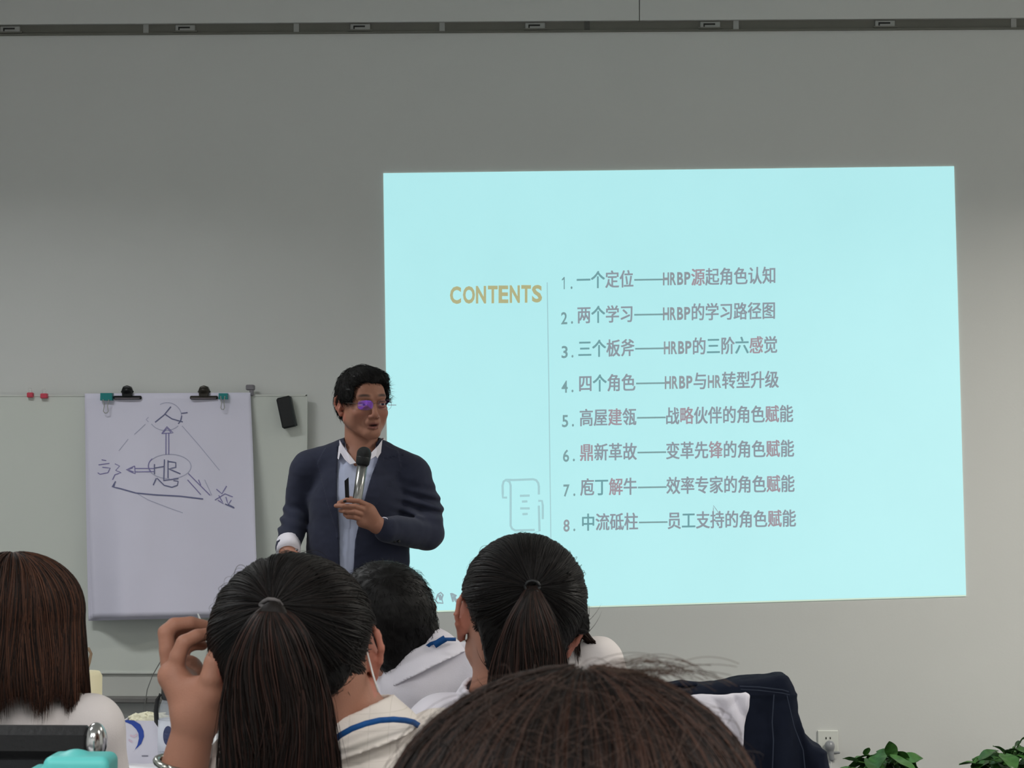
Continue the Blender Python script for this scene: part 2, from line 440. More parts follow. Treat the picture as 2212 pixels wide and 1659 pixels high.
# eraser
er = empty('board_eraser', P(622, 891, YBd), 'black board eraser stuck tilted on the whiteboard beside the presenter', 'eraser')
c = P(622, 891, YBd); Mr = Matrix.Translation(Vector(c)) @ Matrix.Rotation(math.radians(-13), 4, 'Y').inverted() @ Matrix.Translation(Vector((0, -.03, 0)))
Mr = Matrix.Translation(Vector(c) + Vector((0, -.032, 0))) @ Matrix.Rotation(math.radians(-12.5), 4, 'Y')
MB().box((-.032, -.022, -.069), (.032, .012, .069), .007).xform(Mr).build('grip', M_black, er)
MB().box((-.030, .012, -.066), (.030, .030, .066), .002).xform(Mr).build('felt_pad', mat('dark_felt', S(40, 42, 44), rough=1), er)
# flip chart pad
fc = empty('flip_chart', P(370, 1090, YBd - .03), 'large flip chart pad clipped over the whiteboard with a hand-drawn diagram', 'flip chart')
L_ = [(183, 850), (186, 950), (189, 1050), (192, 1130), (196, 1240), (200, 1335)]
R_ = [(541, 848), (546, 960), (550, 1080), (553, 1180), (556, 1250), (557, 1326)]
def edge(E, t):
    q = t * (len(E) - 1); i = min(int(q), len(E) - 2); u = q - i
    return E[i][0] * (1 - u) + E[i + 1][0] * u, E[i][1] * (1 - u) + E[i + 1][1] * u
def paperY(px, py):
    t = np.clip((py - 850) / 480., 0, 1); u = np.clip((px - (183 + 17 * t)) / 357., 0, 1)
    d = .014 + .088 * t
    d += .030 * t * math.sin(u * 6.5 + .5) * (1 - .35 * u) + .010 * t * t * math.sin(u * 11 + 2) + .004 * math.sin(u * 17 + t * 5)
    d += .085 * t * (math.sin(min(u / .20, 1) * math.pi / 2) ** 2 - 1) * (u < .2) + .012 * t * math.exp(-((u - .33) / .09) ** 2)
    return YBd - .012 - max(d, .006)
def sheet(nx, ny, ox, oy, dd, th):
    V = []; Fc = []
    for s in (0, 1):
        for j in range(ny + 1):
            t = j / ny; a = edge(L_, t); b = edge(R_, t)
            for i in range(nx + 1):
                u = i / nx; px = a[0] + (b[0] - a[0]) * u + ox * t; py = a[1] + (b[1] - a[1]) * u + oy * t
                V.append(P(px, py, paperY(px, py) + dd + s * th))
    n1 = (nx + 1) * (ny + 1)
    for j in range(ny):
        for i in range(nx):
            q = (j * (nx + 1) + i, j * (nx + 1) + i + 1, (j + 1) * (nx + 1) + i + 1, (j + 1) * (nx + 1) + i)
            Fc.append(q[::-1]); Fc.append(tuple(n1 + k for k in q))
    def side(a, b): Fc.append((a, b, n1 + b, n1 + a))
    for i in range(nx): side(i, i + 1); side(ny * (nx + 1) + i + 1, ny * (nx + 1) + i)
    for j in range(ny): side((j + 1) * (nx + 1), j * (nx + 1)); side(j * (nx + 1) + nx, (j + 1) * (nx + 1) + nx)
    return V, Fc
for k, (ox, oy, dd, th) in enumerate(((0, 0, 0, .0015), (-5, 3, .004, .0015), (-9, 6, .009, .004))):
    V, Fc = sheet(46, 40, ox, oy, dd, th); put(link('paper_sheet', mesh_np('paper_sheet', V, Fc), M_paper), fc)
M_ink = mat('violet_ink', S(134, 128, 176), rough=.7); M_ink2 = mat('dark_marker', S(112, 114, 150), rough=.7); M_ink3 = mat('faint_ink', S(180, 180, 204), rough=.7)
def zc(x, y): return (x / 2.9625, 800 + y / 2.9625)      # from the studied close-up to frame pixels
Z = lambda *p: [zc(x, y) for x, y in p]
def circ(cx, cy, rx, ry, a0=0, a1=360): return [zc(x, y) for x, y in arc(cx, cy, rx, ry, a0, a1, 30)]
ribbons('faint_strokes', [circ(1075, 290, 95, 85, 175, 60)[:0] or circ(1070, 295, 92, 88, -120, 20), circ(1060, 300, 105, 85, 150, 40),
    Z((860, 410), (930, 345)), Z((760, 515), (820, 440)), Z((1165, 355), (1270, 475), (1405, 640)), circ(1085, 615, 138, 78, 90, 440),
    Z((880, 790), (950, 830), (1080, 880), (1170, 912)), Z((950, 300), (935, 315), (950, 330)), Z((1310, 700), (1355, 800))], 1.6, paperY, M_ink3, fc)
ribbons('violet_strokes', [Z((1062, 540), (1062, 400)), Z((1080, 540), (1080, 400)), Z((1035, 405), (1068, 360), (1108, 400), (1035, 405)), Z((1045, 398), (1070, 370), (1095, 398)),
    Z((985, 628), (860, 628)), Z((985, 648), (860, 650)), Z((862, 612), (808, 636), (865, 662), (862, 612)), Z((850, 625), (820, 636), (855, 650)),
    Z((1205, 660), (1345, 800)), Z((1200, 700), (1285, 795)), Z((1270, 700), (1285, 735)), circ(1085, 610, 135, 78, 150, 215),
    Z((650, 572), (680, 578)), Z((630, 605), (700, 595)), Z((655, 620), (705, 625), (690, 655), (640, 665), (625, 655)), Z((735, 598), (765, 612), (740, 640), (775, 655), (735, 668), (720, 700)),
    Z((1385, 760), (1420, 790), (1450, 740)), Z((1375, 830), (1440, 790), (1490, 810)), Z((1400, 800), (1430, 855), (1395, 830)), Z((1445, 810), (1460, 860), (1480, 830))], 2.0, paperY, M_ink, fc, .0015)
ribbons('dark_strokes', [Z((1093, 232), (1050, 285), (992, 332)), Z((1055, 280), (1100, 310), (1170, 330)), Z((1160, 275), (1200, 270)), Z((1163, 290), (1155, 325), (1140, 342)),
    Z((988, 600), (988, 665)), Z((988, 625), (1050, 615)), Z((1052, 570), (1048, 700)), Z((1075, 575), (1075, 690)), Z((1075, 582), (1125, 590), (1125, 620), (1080, 630), (1155, 662)),
    Z((1000, 690), (980, 735)), Z((1005, 690), (1050, 735), (1100, 748), (1135, 735), (1140, 710), (1110, 705)), Z((1045, 705), (1142, 692)),
    (Z((740, 710), (718, 745), (775, 758), (870, 785), (1000, 797), (1150, 805), (1300, 823)), 2.8), Z((735, 715), (728, 745)), Z((1440, 855), (1500, 882)), Z((1460, 858), (1498, 878))], 2.3, paperY, M_ink2, fc, .002)
# clips holding the pad
def bulldog(px, px0, px1, pyb, lab, dark):
    c = P(px, pyb, YBd - .03); s = YBd / F
    r = empty('bulldog_clip', c, lab, 'clip', 'black clips holding the flip chart pad')
    a = P(px0, pyb, YBd - .03); b = P(px1, pyb, YBd - .03)
    m_ = mat('clip_' + ('brown_black' if dark else 'black'), S(50, 46, 40) if dark else S(22, 22, 24), rough=.35, metal=.3)
    MB().box((a[0], a[1] - .012, a[2] - .010), (b[0], a[1] + .034, a[2] + .006), .004).build('base_bar', m_, r)
    MB().box((a[0] + .006, a[1] - .016, a[2] - .008), (b[0] - .006, a[1] - .012, a[2] - .003), .001).build('bar_edge', mat('clip_edge', S(120, 112, 118), rough=.3, metal=.5), r)
    f = U(poly2([(c[0] - .020, c[2] + .0), (c[0] + .020, c[2] + .0), (c[0] + .023, c[2] + .026), (c[0] + .017, c[2] + .046), (c[0], c[2] + .052), (c[0] - .017, c[2] + .046), (c[0] - .023, c[2] + .026)], c[1] - .014, c[1] + .016, .003),
          (ell((c[0], c[1], c[2] + .030), (.024, .022, .016)), .006), (rc((c[0] - .024, c[1], c[2] + .024), (c[0] + .024, c[1], c[2] + .024), .005, .005), .003))
    sdfobj('spring_body', f, c - .06, c + .07, .0022, m_, r)
bulldog(275, 246, 306, 858, 'black bulldog clip on the flip chart, left one of the two', False)
bulldog(441, 411, 471, 858, 'brownish black bulldog clip on the flip chart, right one of the two', True)
def binder(px, py, w_, h_, tilt, lab):
    s = (YBd - .03) / F; c = P(px, py, YBd - .05)
    r = empty('binder_clip', c, lab, 'clip', 'teal clips on the flip chart')
    hw = w_ * s / 2; hh = h_ * s / 2
    MB().prism([(c[0] - hw, c[2] - hh), (c[0] + hw, c[2] - hh), (c[0] + hw * .98, c[2] + hh), (c[0] - hw * .98, c[2] + hh)], c[1] - .006, c[1] + .044).build('body', M_teal, r)
    y = c[1] - .009; k = hw * .55
    pts = [(c[0] - k * .9, y, c[2] - hh + .004), (c[0] - k * .5, y, c[2] - hh - .024), (c[0] - k * .75, y, c[2] - hh - .048), (c[0] - k * .3, y, c[2] - hh - .056), (c[0] + k * .3, y, c[2] - hh - .056), (c[0] + k * .75, y, c[2] - hh - .048), (c[0] + k * .5, y, c[2] - hh - .024), (c[0] + k * .9, y, c[2] - hh + .004)]
    MB().tube([tuple(A(*p) + A(0, 0, tilt)) for p in pts], .0021, 6).build('wire_handle', M_alu, r)
binder(230, 857, 26, 16, 0, 'teal binder clip on the left of the flip chart top')
binder(482, 856, 19, 13, .010, 'teal binder clip on the right of the flip chart top')
# thin cable below the board and white stand leg seen behind the raised hand
cb = MB().tube([P(x, y, YBd - .055) for x, y in ((362, 1408), (345, 1432), (330, 1458), (318, 1490), (312, 1530), (307, 1580), (300, 1700), (290, 1900))], .0022, 6).build('cable', mat('grey_cable', S(120, 120, 118), rough=.6))
tag(cb, 'thin grey cable hanging below the whiteboard, left of the raised hand', 'cable')
lg0 = P(431, 1336, YBd - .17); lg1 = P(470, 1440, YBd - .20); d = (lg1 - lg0); e = lg0 + d * (lg0[2] / (lg0[2] - lg1[2]))
st = MB().tube([lg0 - d * .1, lg0, lg1, e + A(0, 0, .01)], [.003, .005, .008, .010], 8).build('stand_leg', M_white)
tag(st, 'thin white pole leaning against the whiteboard, behind the raised hand', 'pole')

# ------------------------------------------------------------ the projected slide
YS = YW - .006
def slideY(px, py): return YS
corners = [(828, 374), (2061, 359), (2087, 1285), (841, 1322)]
def emi(name, srgb, k=1.0, mott=0.):
    m = bpy.data.materials.new(name); m.use_nodes = True; nt = m.node_tree; nt.nodes.clear()
    e = nt.nodes.new('ShaderNodeEmission'); o = nt.nodes.new('ShaderNodeOutputMaterial')
    e.inputs[0].default_value = (*S(*srgb), 1); e.inputs[1].default_value = k
    d = nt.nodes.new('ShaderNodeBsdfDiffuse'); d.inputs[0].default_value = (.22, .22, .21, 1)
    a = nt.nodes.new('ShaderNodeAddShader'); nt.links.new(e.outputs[0], a.inputs[0]); nt.links.new(d.outputs[0], a.inputs[1])
    if mott:
        tc = nt.nodes.new('ShaderNodeTexCoord'); n = nt.nodes.new('ShaderNodeTexNoise'); n.inputs['Scale'].default_value = 3; n.inputs['Detail'].default_value = 4
        nt.links.new(tc.outputs['Object'], n.inputs['Vector']); mr = nt.nodes.new('ShaderNodeMapRange')
        mr.inputs['To Min'].default_value = k * (1 - mott); mr.inputs['To Max'].default_value = k * (1 + mott)
        nt.links.new(n.outputs['Fac'], mr.inputs['Value']); nt.links.new(mr.outputs[0], e.inputs[1])
    nt.links.new(a.outputs[0], o.inputs[0]); return m
KS = .885
sl = empty('projected_slide', P(1460, 1300, YS), 'bright cyan projected slide with a numbered Chinese contents list on the front wall', 'projection')
def quadY(q, name, m, parent, dy, th=.001):
    V = [P(x, y, YS - dy) for x, y in q]; V += [v + A(0, th, 0) for v in V]
    Fc = [(3, 2, 1, 0), (4, 5, 6, 7), (0, 1, 5, 4), (1, 2, 6, 5), (2, 3, 7, 6), (3, 0, 4, 7)]
    return put(link(name, mesh_np(name, V, Fc, smooth=False), m), parent)
quadY(corners, 'slide_background', emi('slide_cyan', (178, 240, 244), KS, .03), sl, 0, .005)
quadY([(corners[i][0] + dx, corners[i][1] + dy) for i, (dx, dy) in enumerate(((0, 0), (0, 0), (0, 3), (0, 3)))], 'slide_rim', emi('slide_rim', (210, 235, 215), .8), sl, -.002, .003)
M_tx1 = emi('slide_text_teal', (112, 158, 164), .8); M_tx2 = emi('slide_text_grey', (138, 148, 158), .82); M_tx3 = emi('slide_text_pink', (158, 145, 155), .82)
M_gold = emi('slide_text_gold', (180, 178, 128), .85); M_icon = emi('slide_icon', (158, 208, 214), .85); M_icon2 = emi('slide_icon_grey', (136, 162, 172), .85)
DG = {}
def glyph(ch, off=.012):
    if (ch, off) in DG: return DG[ch, off]
    if ch == '1':
        DG[ch, off] = (np.array([(.13, 0), (.20, 0), (.20, .73), (.14, .73), (.13, .60), (.13, .58), (.0, .52), (.0, .60)]), [(0, 1, 2, 3, 4, 5), (3, 4, 5, 6, 7)]); return DG[ch, off]
    cu = bpy.data.curves.new('g', 'FONT'); cu.body = ch; cu.size = 1; cu.offset = 0 if ord(ch) > 256 else off; cu.resolution_u = 3
    o = bpy.data.objects.new('g', cu); COL.objects.link(o)
    dg = bpy.context.evaluated_depsgraph_get(); dg.update(); me = o.evaluated_get(dg).to_mesh()
    V = np.array([v.co[:2] for v in me.vertices]).reshape(-1, 2); Fc = [tuple(p.vertices) for p in me.polygons]
    o.evaluated_get(dg).to_mesh_clear(); bpy.data.objects.remove(o); bpy.data.curves.remove(cu)
    if ord(ch) > 256:      # heavier weight: the outline is repeated slightly shifted
        n = len(V); sh_ = [(-.022, -.012), (.022, -.012), (-.022, .012), (.022, .012)]
        V = np.concatenate([V + A(*o_) for o_ in sh_]); Fc = [tuple(k * n + i for i in f) for k in range(4) for f in Fc]
    DG[ch, off] = (V, Fc); return DG[ch, off]
def text_cells(name, items, parent, dy=.0015):
    """items: (char, x_left, width, y_base, em_height, material) in frame pixels"""
    by = {}
    for ch, x, wd, yb, eh, slope, m in items:
        V, Fc = glyph(ch, .018 if ch.isdigit() or ch == '.' else .032)
        if len(V) == 0: continue
        v = V.copy()
        if ord(ch) < 256:
            if ch == '.': v[:, 0] = (v[:, 0] - v[:, 0].min()) * .9 + .25; sx = wd / .5
            else: v[:, 0] = (v[:, 0] - v[:, 0].min()) / (np.ptp(v[:, 0]) + 1e-9) * (.43 if ch != '1' else .20) + (.035 if ch != '1' else .12); sx = wd / .5
            sy = eh * .98
        else: sx = wd; sy = eh
        X = x + v[:, 0] * sx; Yp = yb - v[:, 1] * sy + (X - x) * slope
        by.setdefault(m.name, (m, [], []))
        _, VV, FF = by[m.name]; b = len(VV)
        VV += [P(a, c, YS - dy) for a, c in zip(X, Yp)]; FF += [tuple(b + i for i in f) for f in Fc]
    main = None
    Vall = []; Fall = []; mi = []; ms = []
    for k, (m, VV, FF) in enumerate(by.values()):
        b = len(Vall); Vall += VV; Fall += [tuple(b + i for i in f) for f in FF]; mi += [k] * len(FF); ms.append(m)
    me = mesh_np(name, Vall, Fall, smooth=False)
    for m in ms: me.materials.append(m)
    me.polygons.foreach_set('material_index', mi)
    return put(link(name, me), parent)
LINES = [('1', '一个定位', 'HRBP源起角色认知', 1210, 1245, 1431, 1677, 624, 612),
         ('2', '两个学习', 'HRBP的学习路径图', 1211, 1246, 1431, 1676, 699, 688),
         ('3', '三个板斧', 'HRBP的三阶六感觉', 1212, 1248, 1433, 1680, 772, 762),
         ('4', '四个角色', 'HRBP与HR转型升级', 1212, 1249, 1435, 1683, 847, 837),
         ('5', '高屋建瓴', '战略伙伴的角色赋能', 1213, 1251, 1437, 1714, 921, 911),
         ('6', '鼎新革故', '变革先锋的角色赋能', 1215, 1252, 1438, 1716, 996, 986),
         ('7', '庖丁解牛', '效率专家的角色赋能', 1216, 1253, 1439, 1717, 1071, 1062),
         ('8', '中流砥柱', '员工支持的角色赋能', 1216, 1255, 1441, 1720, 1147, 1137)]
def tmat(ch):
    n = len(glyph(ch)[0]) / 4
    if ord(ch) < 256: return M_tx1 if ch in '1234567.' else M_tx2
    return M_tx1 if ch in '一三个工丁六中' else (M_tx3 if n > 165 or ch in '赋略鼎解建源感锋' else M_tx2)
for num, a, b, xn, xa, xb, xe, y0, y1 in LINES:
    it = []; slope = (y1 - y0) / (xe - xn)
    yl = lambda x: y0 + (x - xn) * slope
    it += [(num, xn, 15.5, yl(xn) + 1, 37, slope, tmat(num)), ('.', xn + 15, 15, yl(xn + 15), 38, slope, M_tx1)]
    cw = (xb - 62 - xa) / 4.
    for i, ch in enumerate(a): it.append((ch, xa + i * cw, cw * 1.0, yl(xa + i * cw) - 3, 39.5, slope, tmat(ch)))
    units = sum(.5 if ord(c) < 256 else 1 for c in b); cw = (xe - xb) / units; x = xb
    for ch in b:
        wd = cw * (.5 if ord(ch) < 256 else 1); it.append((ch, x, wd, yl(x) - 3, 39.5 if ord(ch) > 256 else 38, slope, tmat(ch))); x += wd
    o = text_cells('text_line', it, sl)
    yd = yl(xb - 31) - 15
    ribbons('dash', [[(xb - 61, yd + .5), (xb + 1, yd - .5)]], 3.6, slideY, M_tx1, sl, .0016)
# heading, eight bold capitals fitted to their place
xs = [972, 1000, 1028, 1054, 1077, 1101, 1126, 1149]; we = [24, 26, 22, 21, 21, 22, 21, 22]
V_ = []; F_ = []
for ch, x, wd in zip('CONTENTS', xs, we):
    v, fcs = glyph(ch, .035); v = v.copy(); mn = v.min(0); sz = np.ptp(v, axis=0)
    X = x + (v[:, 0] - mn[0]) / sz[0] * wd; yb = 656.5 - (x - 972) * .017; hh = 38
    Yp = yb - (v[:, 1] - mn[1]) / sz[1] * hh; b = len(V_)
    V_ += [P(p, q, YS - .0015) for p, q in zip(X, Yp)]; F_ += [tuple(b + i for i in f) for f in fcs]
put(link('heading', mesh_np('heading', V_, F_, smooth=False), M_gold), sl)
ribbons('divider_line', [[(1182, 610), (1186, 860), (1190, 1165)]], 2.2, slideY, M_icon, sl)
K = lambda *p: [(1000 + x / 9.218, 1000 + y / 9.218) for x, y in p]
ribbons('scroll_icon', [K((880, 690), (795, 690), (790, 450), (810, 370), (860, 335), (1000, 340), (1400, 325), (1460, 345), (1500, 400), (1512, 470), (1512, 630)),
    K((860, 340), (930, 380), (950, 450), (950, 1250), (980, 1310), (1040, 1345), (1430, 1335)), K((1500, 755), (1575, 755), (1590, 850), (1590, 1120)), K((1512, 850), (1525, 1360)),
    K((1135, 655), (1330, 650)), K((1175, 770), (1285, 765)), K((1140, 905), (1330, 905)), K((1185, 1020), (1290, 1015))], 4.8, slideY, M_icon, sl)
ribbons('pen_cursor', [[(1541, 1120), (1541, 1092), (1552, 1107), (1545, 1113)]], 1.6, slideY, M_icon2, sl)
ribbons('tool_icon', [[(941, 1297), (946, 1284), (952, 1280), (957, 1285), (954, 1294), (957, 1303), (945, 1302), (941, 1297)], ([(949, 1285), (953, 1296)], 7)], 3.5, slideY, M_icon2, sl)
ribbons('tool_icon', [([(974, 1281), (979, 1300)], 4), ([(976, 1283), (986, 1288)], 5), ([(979, 1288), (987, 1300)], 6)], 4, slideY, M_icon2, sl)
ribbons('tool_icon', [([(916, 1284), (924, 1294)], 7)], 4, slideY, M_icon2, sl)
ribbons('tick_mark', [[(838, 875), (856, 875)]], 2.2, slideY, M_icon2, sl)

# ------------------------------------------------------------ socket with plug and cable
c = P(1788, 1600, YW)
so = empty('wall_socket', c, 'white wall socket with a plug in it, low on the wall left of the plants', 'socket')
s = YW / F
MB().box((c[0] - .045, YW - .010, c[2] - .050), (c[0] + .045, YW, c[2] + .046), .003).build('face_plate', mat('socket_plate', S(222, 224, 218), rough=.4), so)
for dx in (-.011, .007):
    MB().box((c[0] + dx, YW - .0115, c[2] + .008), (c[0] + dx + .005, YW - .009, c[2] + .017)).build('pin_hole', M_dark, so)
pl = empty('power_plug', c + A(0, -.03, -.03), 'grey power plug standing out of the wall socket', 'plug')
mg = mat('plug_grey', S(150, 152, 156), rough=.3, metal=.1)
cc = c + A(.004, -.032, -.018)
sdfobj('plug_body', U(ell(cc, (.022, .022, .024)), (rc(cc + A(0, 0, -.01), cc + A(.008, -.004, -.055), .016, .011), .008), (rc(cc, cc + A(0, .026, 0), .015, .018), .006)), cc - A(.05, .05, .09), cc + A(.05, .045, .05), .0028, mg, pl)
MB().box((cc[0] - .035, cc[1] - .004, cc[2] - .034), (cc[0] + .045, cc[1] + .01, cc[2] - .024), .003).build('side_tab', mg, pl)
MB().tube([cc + A(.008, -.004, -.055), cc + A(.0, -.004, -.10), cc + A(-.004, .01, -.16)], .004, 8).build('flex', M_white, pl)

# ------------------------------------------------------------ pothos plants
M_leaf = mat('leaf_green', vcol=True, rough=.4, spec=.4); M_stem = mat('stem_green', S(70, 105, 50), rough=.5)
M_pot = mat('dark_plant_pot', S(70, 66, 62), rough=.6, bump=.1); M_soil = mat('soil', S(45, 36, 30), rough=1, bump=.6)
def leafmesh(k):
    r = np.random.default_rng(k); nu, nv = 8, 4; V = []; Fc = []
    for i in range(nu + 1):
        t = i / nu; wd = .46 * (math.sin(math.pi * min(t * .93 + .06, 1)) ** .75) * (1 - .35 * t)
        for j in range(-nv, nv + 1):
            u = j / nv; lobes = -.12 * abs(u) * (1 - t) ** 3
            V.append((u * wd, t + lobes, .20 * abs(u) ** 1.5 * wd - .28 * t * t + .03 * math.sin(t * 9 + u * 3 + k)))
    n = 2 * nv + 1
    for i in range(nu):
        for j in range(n - 1): a = i * n + j; Fc.append((a, a + 1, a + n + 1, a + n))
    b = len(V); V += [(x, y, z - .02) for x, y, z in V]; Fc += [tuple(b + q for q in f[::-1]) for f in Fc]
    V = np.array(V); cols = np.array(S(52, 92, 40)) * (1 + .25 * np.sin(V[:, 1:2] * 20) * (np.abs(V[:, 0:1]) > .03)) * r.uniform(.75, 1.35)
    return mesh_np('leaf', V, Fc, cols=np.clip(cols, 0, 1))
LM = [leafmesh(k) for k in range(5)]
for me in LM: me.materials.append(M_leaf)
def plant(c, lab, leaves, rad, hgt, seed):
    r = empty('potted_plant', c, lab, 'plant', 'leafy plants along the front wall'); rg = random.Random(seed)
    prof = [(.075, 0), (.095, .02), (.105, .12), (.115, .125), (.115, .14), (.102, .14), (.100, .125)]
    MB().lathe(c, prof, 28).build('pot', M_pot, r, smooth=True)
    MB().lathe((c[0], c[1], c[2] + .118), [(.001, 0), (.1, 0), (.1, .006), (.001, .008)], 20).build('soil', M_soil, r)
    top = np.array(c) + A(0, 0, .125)
    def leaf(base, d, L, roll=0.):
        d = Vector(d).normalized(); side = d.cross(Vector((0, 0, 1)))
        if side.length < .1: side = Vector((1, 0, 0))
        side.normalize(); up = side.cross(d)
        Mt = Matrix((side, d, up)).transposed().to_4x4(); Mt = Matrix.Translation(Vector(base)) @ Mt @ Matrix.Rotation(roll, 4, 'Y') @ Matrix.Scale(L, 4)
        o = bpy.data.objects.new('leaf', LM[rg.randrange(5)]); COL.objects.link(o); o.parent = r
        o.matrix_parent_inverse = Matrix.Translation(-Vector(r.location)); o.matrix_basis = Mt
    sm = MB()
    for (tx, ty, tz, dx, dy, dz, L, roll) in leaves:
        base = top + A(tx, ty, tz); leaf(base, (dx, dy, dz), L, roll)
        sm.tube([top + A(tx * .2, ty * .2, -.01), top + A(tx * .6, ty * .6, tz * .8), base + A(dx, dy, dz) * .004], .0026, 5)
    for i in range(46):
        a = rg.uniform(0, 6.28); q = rg.uniform(.15, 1) ** .6 * rad; z = hgt * (1 - (q / rad) ** 2 * .6) * rg.uniform(.45, 1)
        base = top + A(q * math.cos(a) * .8, q * math.sin(a) * .8, z)
        L = rg.uniform(.06, .10); leaf(base, (math.cos(a) + rg.uniform(-.5, .5), math.sin(a) + rg.uniform(-.5, .5), rg.uniform(-.5, .55)), L, rg.uniform(-.7, .7))
        sm.tube([top + A(q * .2 * math.cos(a), q * .2 * math.sin(a), -.01), top + A(q * .55 * math.cos(a), q * .55 * math.sin(a), z * .9), base], .0024, 5)
    sm.build('stems', M_stem, r)
s6 = 6.1 / F
pc = P(1915, 1659, 7.7); pc[2] = 0
def rel(c, px, py, Y): q = P(px, py, Y) - A(c[0], c[1], .125); return q[0], q[1], q[2]
def lf(c, px, py, Y, dx, dy, dz, L, roll=0): return (*rel(c, px, py, Y), dx, dy, dz, L, roll)
plant(pc, 'leafy green plant right of the wall socket, one upright pointed leaf', [
    lf(pc, 1929, 1634, 7.64, -.28, -.1, 1, .070, 1.2), lf(pc, 1872, 1630, 7.64, -.1, -.6, 1, .045, .5), lf(pc, 1850, 1645, 7.58, -1, -.2, .55, .060, .4), lf(pc, 1905, 1632, 7.58, -.6, -.6, -.4, .10),
    lf(pc, 1895, 1626, 7.70, .7, -.4, .0, .085, .3), lf(pc, 1925, 1636, 7.58, .9, -.5, -.25, .12), lf(pc, 1880, 1640, 7.58, .2, -.9, -.3, .10), lf(pc, 1835, 1658, 7.64, -1, -.3, .05, .05)], .125, .10, 3)
pc2 = P(2185, 1659, 7.7); pc2[2] = 0
plant(pc2, 'bushier green plant at the right edge of the frame', [
    lf(pc2, 2192, 1612, 7.64, .1, -.8, .6, .045, 1.0), lf(pc2, 2165, 1622, 7.64, -.8, -.5, .8, .055), lf(pc2, 2150, 1622, 7.58, -1, -.4, -.2, .09), lf(pc2, 2140, 1640, 7.58, -1, -.3, .1, .07, .4),
    lf(pc2, 2185, 1618, 7.64, .6, -.6, .1, .09), lf(pc2, 2205, 1600, 7.64, .6, -.3, .6, .06), lf(pc2, 2170, 1630, 7.58, .2, -.9, -.2, .10), lf(pc2, 2200, 1632, 7.58, .7, -.6, -.2, .10)], .14, .13, 9)
# ------------------------------------------------------------ people: shared modelling
SK = np.array(S(160, 112, 92)); SK2 = np.array(S(186, 138, 116)); LIP = np.array(S(120, 66, 62)); BROW = np.array(S(40, 30, 28)); EAR = np.array(S(178, 106, 90))
def ear_parts(c, side, R, k=1.0):
    """outer ear: rim, bowl and lobe. c = attach point, side = +1/-1 along local x, R = head rotation (columns = local axes)"""
    T = lambda x, y, z: c + R @ A(side * x * k, y * k, z * k)
    out = [(rc(T(-.012, .004, .002), T(.003, .006, .0), .016 * k, .012 * k), .008), (ell(T(.007, .006, 0), (.0062 * k, .017 * k, .029 * k), R @ Rz(side * 28)), .006)]
    rim = [(.002, -.010, .012), (.006, -.006, .026), (.013, .006, .033), (.018, .018, .024), (.019, .021, .006), (.015, .015, -.010), (.009, .006, -.022), (.005, -.001, -.030), (.003, -.006, -.024)]
    for a, b in zip(rim[:-1], rim[1:]): out.append((rc(T(*a), T(*b), .0042 * k, .0042 * k), .003))
    out.append((ell(T(.007, -.001, -.027), (.005 * k, .007 * k, .009 * k), R), .004))
    out.append(('-', ell(T(.0165, -.006, .004), (.0055 * k, .007 * k, .012 * k), R @ Rz(side * 28)), .004))
    return out
def head_items(H, R, k=1.0, male=True):
    """face towards local -y, crown +z"""
    T = lambda x, y, z: H + R @ A(x * k, y * k, z * k)
    E_ = lambda c, r, q=None: ell(T(*c), np.array(r) * k, R if q is None else R @ q)
    C_ = lambda a, b, ra, rb: rc(T(*a), T(*b), ra * k, rb * k)
    jw = 1.0 if male else .92
    it = [E_((0, .012, .032), (.0745, .092, .084)), (E_((0, -.030, -.030), (.060 * jw, .058, .074)), .03), (E_((0, .03, -.02), (.062, .06, .05)), .03)]
    for s in (-1, 1):
        it += [(C_((s * .052 * jw, -.002, -.052), (s * .014, -.070, -.094), .020, .018), .025), (E_((s * .040, -.062, -.028), (.022, .018, .018)), .018),
               (C_((s * .014, -.090, .022), (s * .042, -.074, .024), .010, .009), .012)]
    it += [(E_((0, -.072, -.096), (.020, .016, .014)), .016), (E_((0, -.074, .045), (.044, .020, .034)), .02)]
    for s in (-1, 1): it += [(E_((s * .046, -.036, -.044), (.016, .028, .028)), .018), ('-', E_((s * .033, -.102, .004), (.021, .015, .013)), .012)]
    for s in (-1, 1): it += [(E_((s * .033, -.0800, .0080), (.0175, .0138, .0074)), .003), (E_((s * .033, -.0790, -.0048), (.017, .0130, .0072)), .003)]
    it += [(C_((0, -.088, .012), (0, -.108, -.030), .0065, .0100), .010), (E_((0, -.108, -.036), (.011, .010, .009)), .006)]
    for s in (-1, 1): it.append((E_((s * .0125, -.098, -.039), (.008, .010, .007)), .005))
    for s in (-1, 1): it.append(('-', E_((s * .007, -.104, -.046), (.004, .005, .003)), .002))
    it += [(E_((0, -.086, -.058), (.026, .012, .016)), .012),
           (C_((-.018, -.089, -.063), (0, -.0975, -.0605), .0035, .0050), .004), (C_((.018, -.089, -.063), (0, -.0975, -.0605), .0035, .0050), .004),
           (C_((-.016, -.088, -.0745), (0, -.0965, -.0765), .0040, .0058), .004), (C_((.016, -.088, -.0745), (0, -.0965, -.0765), .0040, .0058), .004),
           ('-', E_((0, -.098, -.0683), (.016, .010, .0030)), .002)]
    for s in (-1, 1): it += ear_parts(T(s * .072, .008, -.006), s, R, k)
    return it
